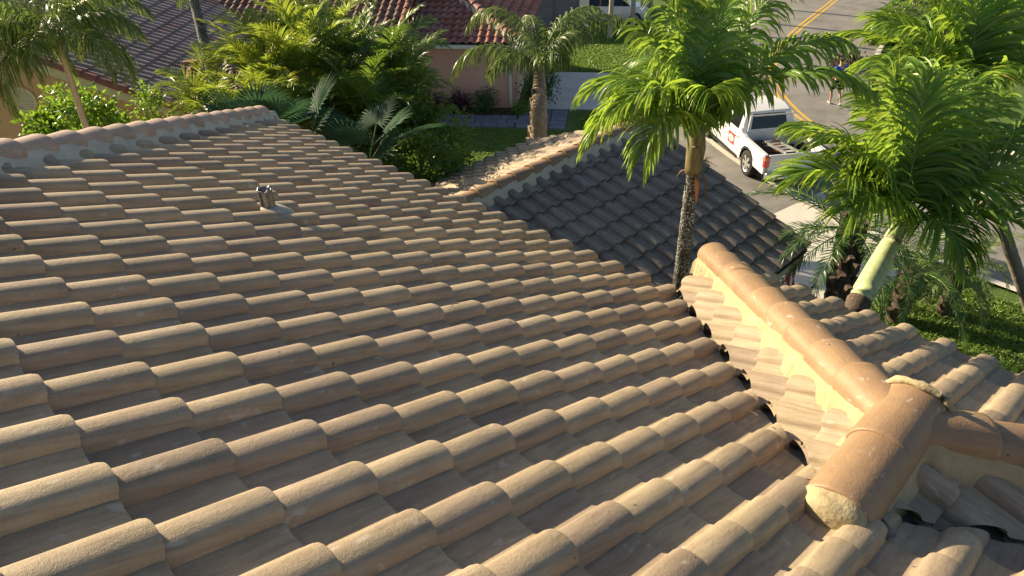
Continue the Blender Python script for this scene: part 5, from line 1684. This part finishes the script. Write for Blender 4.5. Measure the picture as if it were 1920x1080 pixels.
# ------------------------------------------------------------------ walking person
def skin_chain(name, joints, edges, mat, parent, sub=2, root=0):
    me = bpy.data.meshes.new(name)
    me.from_pydata([j[0] for j in joints], edges, [])
    o = link_mesh(name, me, parent, mat)
    md = o.modifiers.new('skin', 'SKIN'); md.use_smooth_shade = True
    for v, j in zip(me.skin_vertices[0].data, joints):
        r_ = j[1] if hasattr(j[1], '__len__') else (j[1], j[1])
        v.radius = r_; v.use_root = False
    me.skin_vertices[0].data[root].use_root = True
    s_ = o.modifiers.new('sub', 'SUBSURF'); s_.levels = sub; s_.render_levels = sub
    return o
def person(loc, rz):
    root = empty('person', loc, rz); tag(root, 'person in blue shirt and black shorts walking on the road edge', 'person')
    # x forward, y left ; mid stride
    J = [((0, 0, .93), (.13, .10)), ((.01, 0, 1.12), (.12, .095)), ((.02, 0, 1.32), (.15, .10)), ((.03, 0, 1.45), (.10, .07)), ((.04, 0, 1.53), (.05, .05)), ((.055, 0, 1.62), (.075, .085)), ((.055, 0, 1.71), (.07, .08)),
         ((.02, .10, .90), .085), ((.16, .10, .50), .055), ((.10, .10, .10), .035), ((.22, .11, .04), (.035, .025)),
         ((.0, -.10, .90), .085), ((-.06, -.10, .48), .055), ((-.26, -.10, .16), .035), ((-.19, -.11, .05), (.035, .025)),
         ((.02, .20, 1.40), .055), ((-.08, .25, 1.14), .04), ((.02, .27, .90), .028), ((.05, .27, .83), (.022, .030)),
         ((.03, -.20, 1.40), .055), ((.04, -.25, 1.13), .04), ((.18, -.26, .95), .028), ((.23, -.26, .90), (.022, .030))]
    E = [(0, 1), (1, 2), (2, 3), (3, 4), (4, 5), (5, 6), (0, 7), (7, 8), (8, 9), (9, 10), (0, 11), (11, 12), (12, 13), (13, 14), (2, 15), (15, 16), (16, 17), (17, 18), (2, 19), (19, 20), (20, 21), (21, 22)]
    # fingers
    for b, sg in ((18, 1), (22, -1)):
        bx = np.array(J[b][0])
        for k in range(4):
            p1_ = bx + np.array([.018 - .012 * k, 0, -.045]); p2_ = p1_ + np.array([.012, -.006 * sg, -.035 + .004 * abs(k - 1)])
            J.append((tuple(p1_), .009)); J.append((tuple(p2_), .007)); E += [(b, len(J) - 2), (len(J) - 2, len(J) - 1)]
        p1_ = bx + np.array([.035, -.01 * sg, -.01]); p2_ = p1_ + np.array([.012, -.008 * sg, -.03])
        J.append((tuple(p1_), .010)); J.append((tuple(p2_), .008)); E += [(b, len(J) - 2), (len(J) - 2, len(J) - 1)]
    skin_chain('body', J, E, M['skin'], root)
    S_ = [((.0, 0, .90), (.155, .125)), ((.01, 0, 1.12), (.150, .125)), ((.02, 0, 1.34), (.175, .13)), ((.03, 0, 1.46), (.11, .08)), ((.02, .20, 1.405), .078), ((-.05, .24, 1.22), .070), ((.03, -.20, 1.405), .078), ((.035, -.24, 1.21), .070)]
    skin_chain('shirt', S_, [(0, 1), (1, 2), (2, 3), (2, 4), (4, 5), (2, 6), (6, 7)], M['shirt'], root)
    H_ = [((0, 0, .93), (.15, .12)), ((.02, .10, .86), .105), ((.12, .105, .56), .088), ((.0, -.10, .86), .105), ((-.05, -.105, .55), .088)]
    skin_chain('shorts', H_, [(0, 1), (1, 2), (0, 3), (3, 4)], M['shorts'], root)
    o = lump('hair', (.035, 0, 1.70), (.105, .09, .085), root, M['hair'], 4)
    for c_, sg in (((.09, 0, 1.64), 1),):
        lump('nose', (.148, 0, 1.645), (.018, .014, .02), root, M['skin'], 2)
    for p_ in ((.17, .105, .035), (-.23, -.105, .06)):
        s_ = lump('shoe', p_, (.13, .05, .045), root, M['shoe'], 6)
        if p_[0] < 0: s_.rotation_euler = (0, .6, 0)
pd = np.array([0.594, 0.805])
person((28.27, 10.65, 0.006), va(100))

# small dry bits resting on the tiles
tw = [(3.55, -10.08, 1.1, .13, .2), (7.2, -7.6, 1.0, .125, 1.0), (5.4, -2.1, 1.2, .13, 2.0)]
labs = ['dark forked twig lying on a lit tile crest in the foreground', 'small dark twig in the right hand tile rows', 'dry leaf stalk on a mid roof tile']
for (i, j, sc, z, a), lb in zip(tw, labs):
    tag(twig(i, j, sc * 1.1, z, a), lb, 'twig')
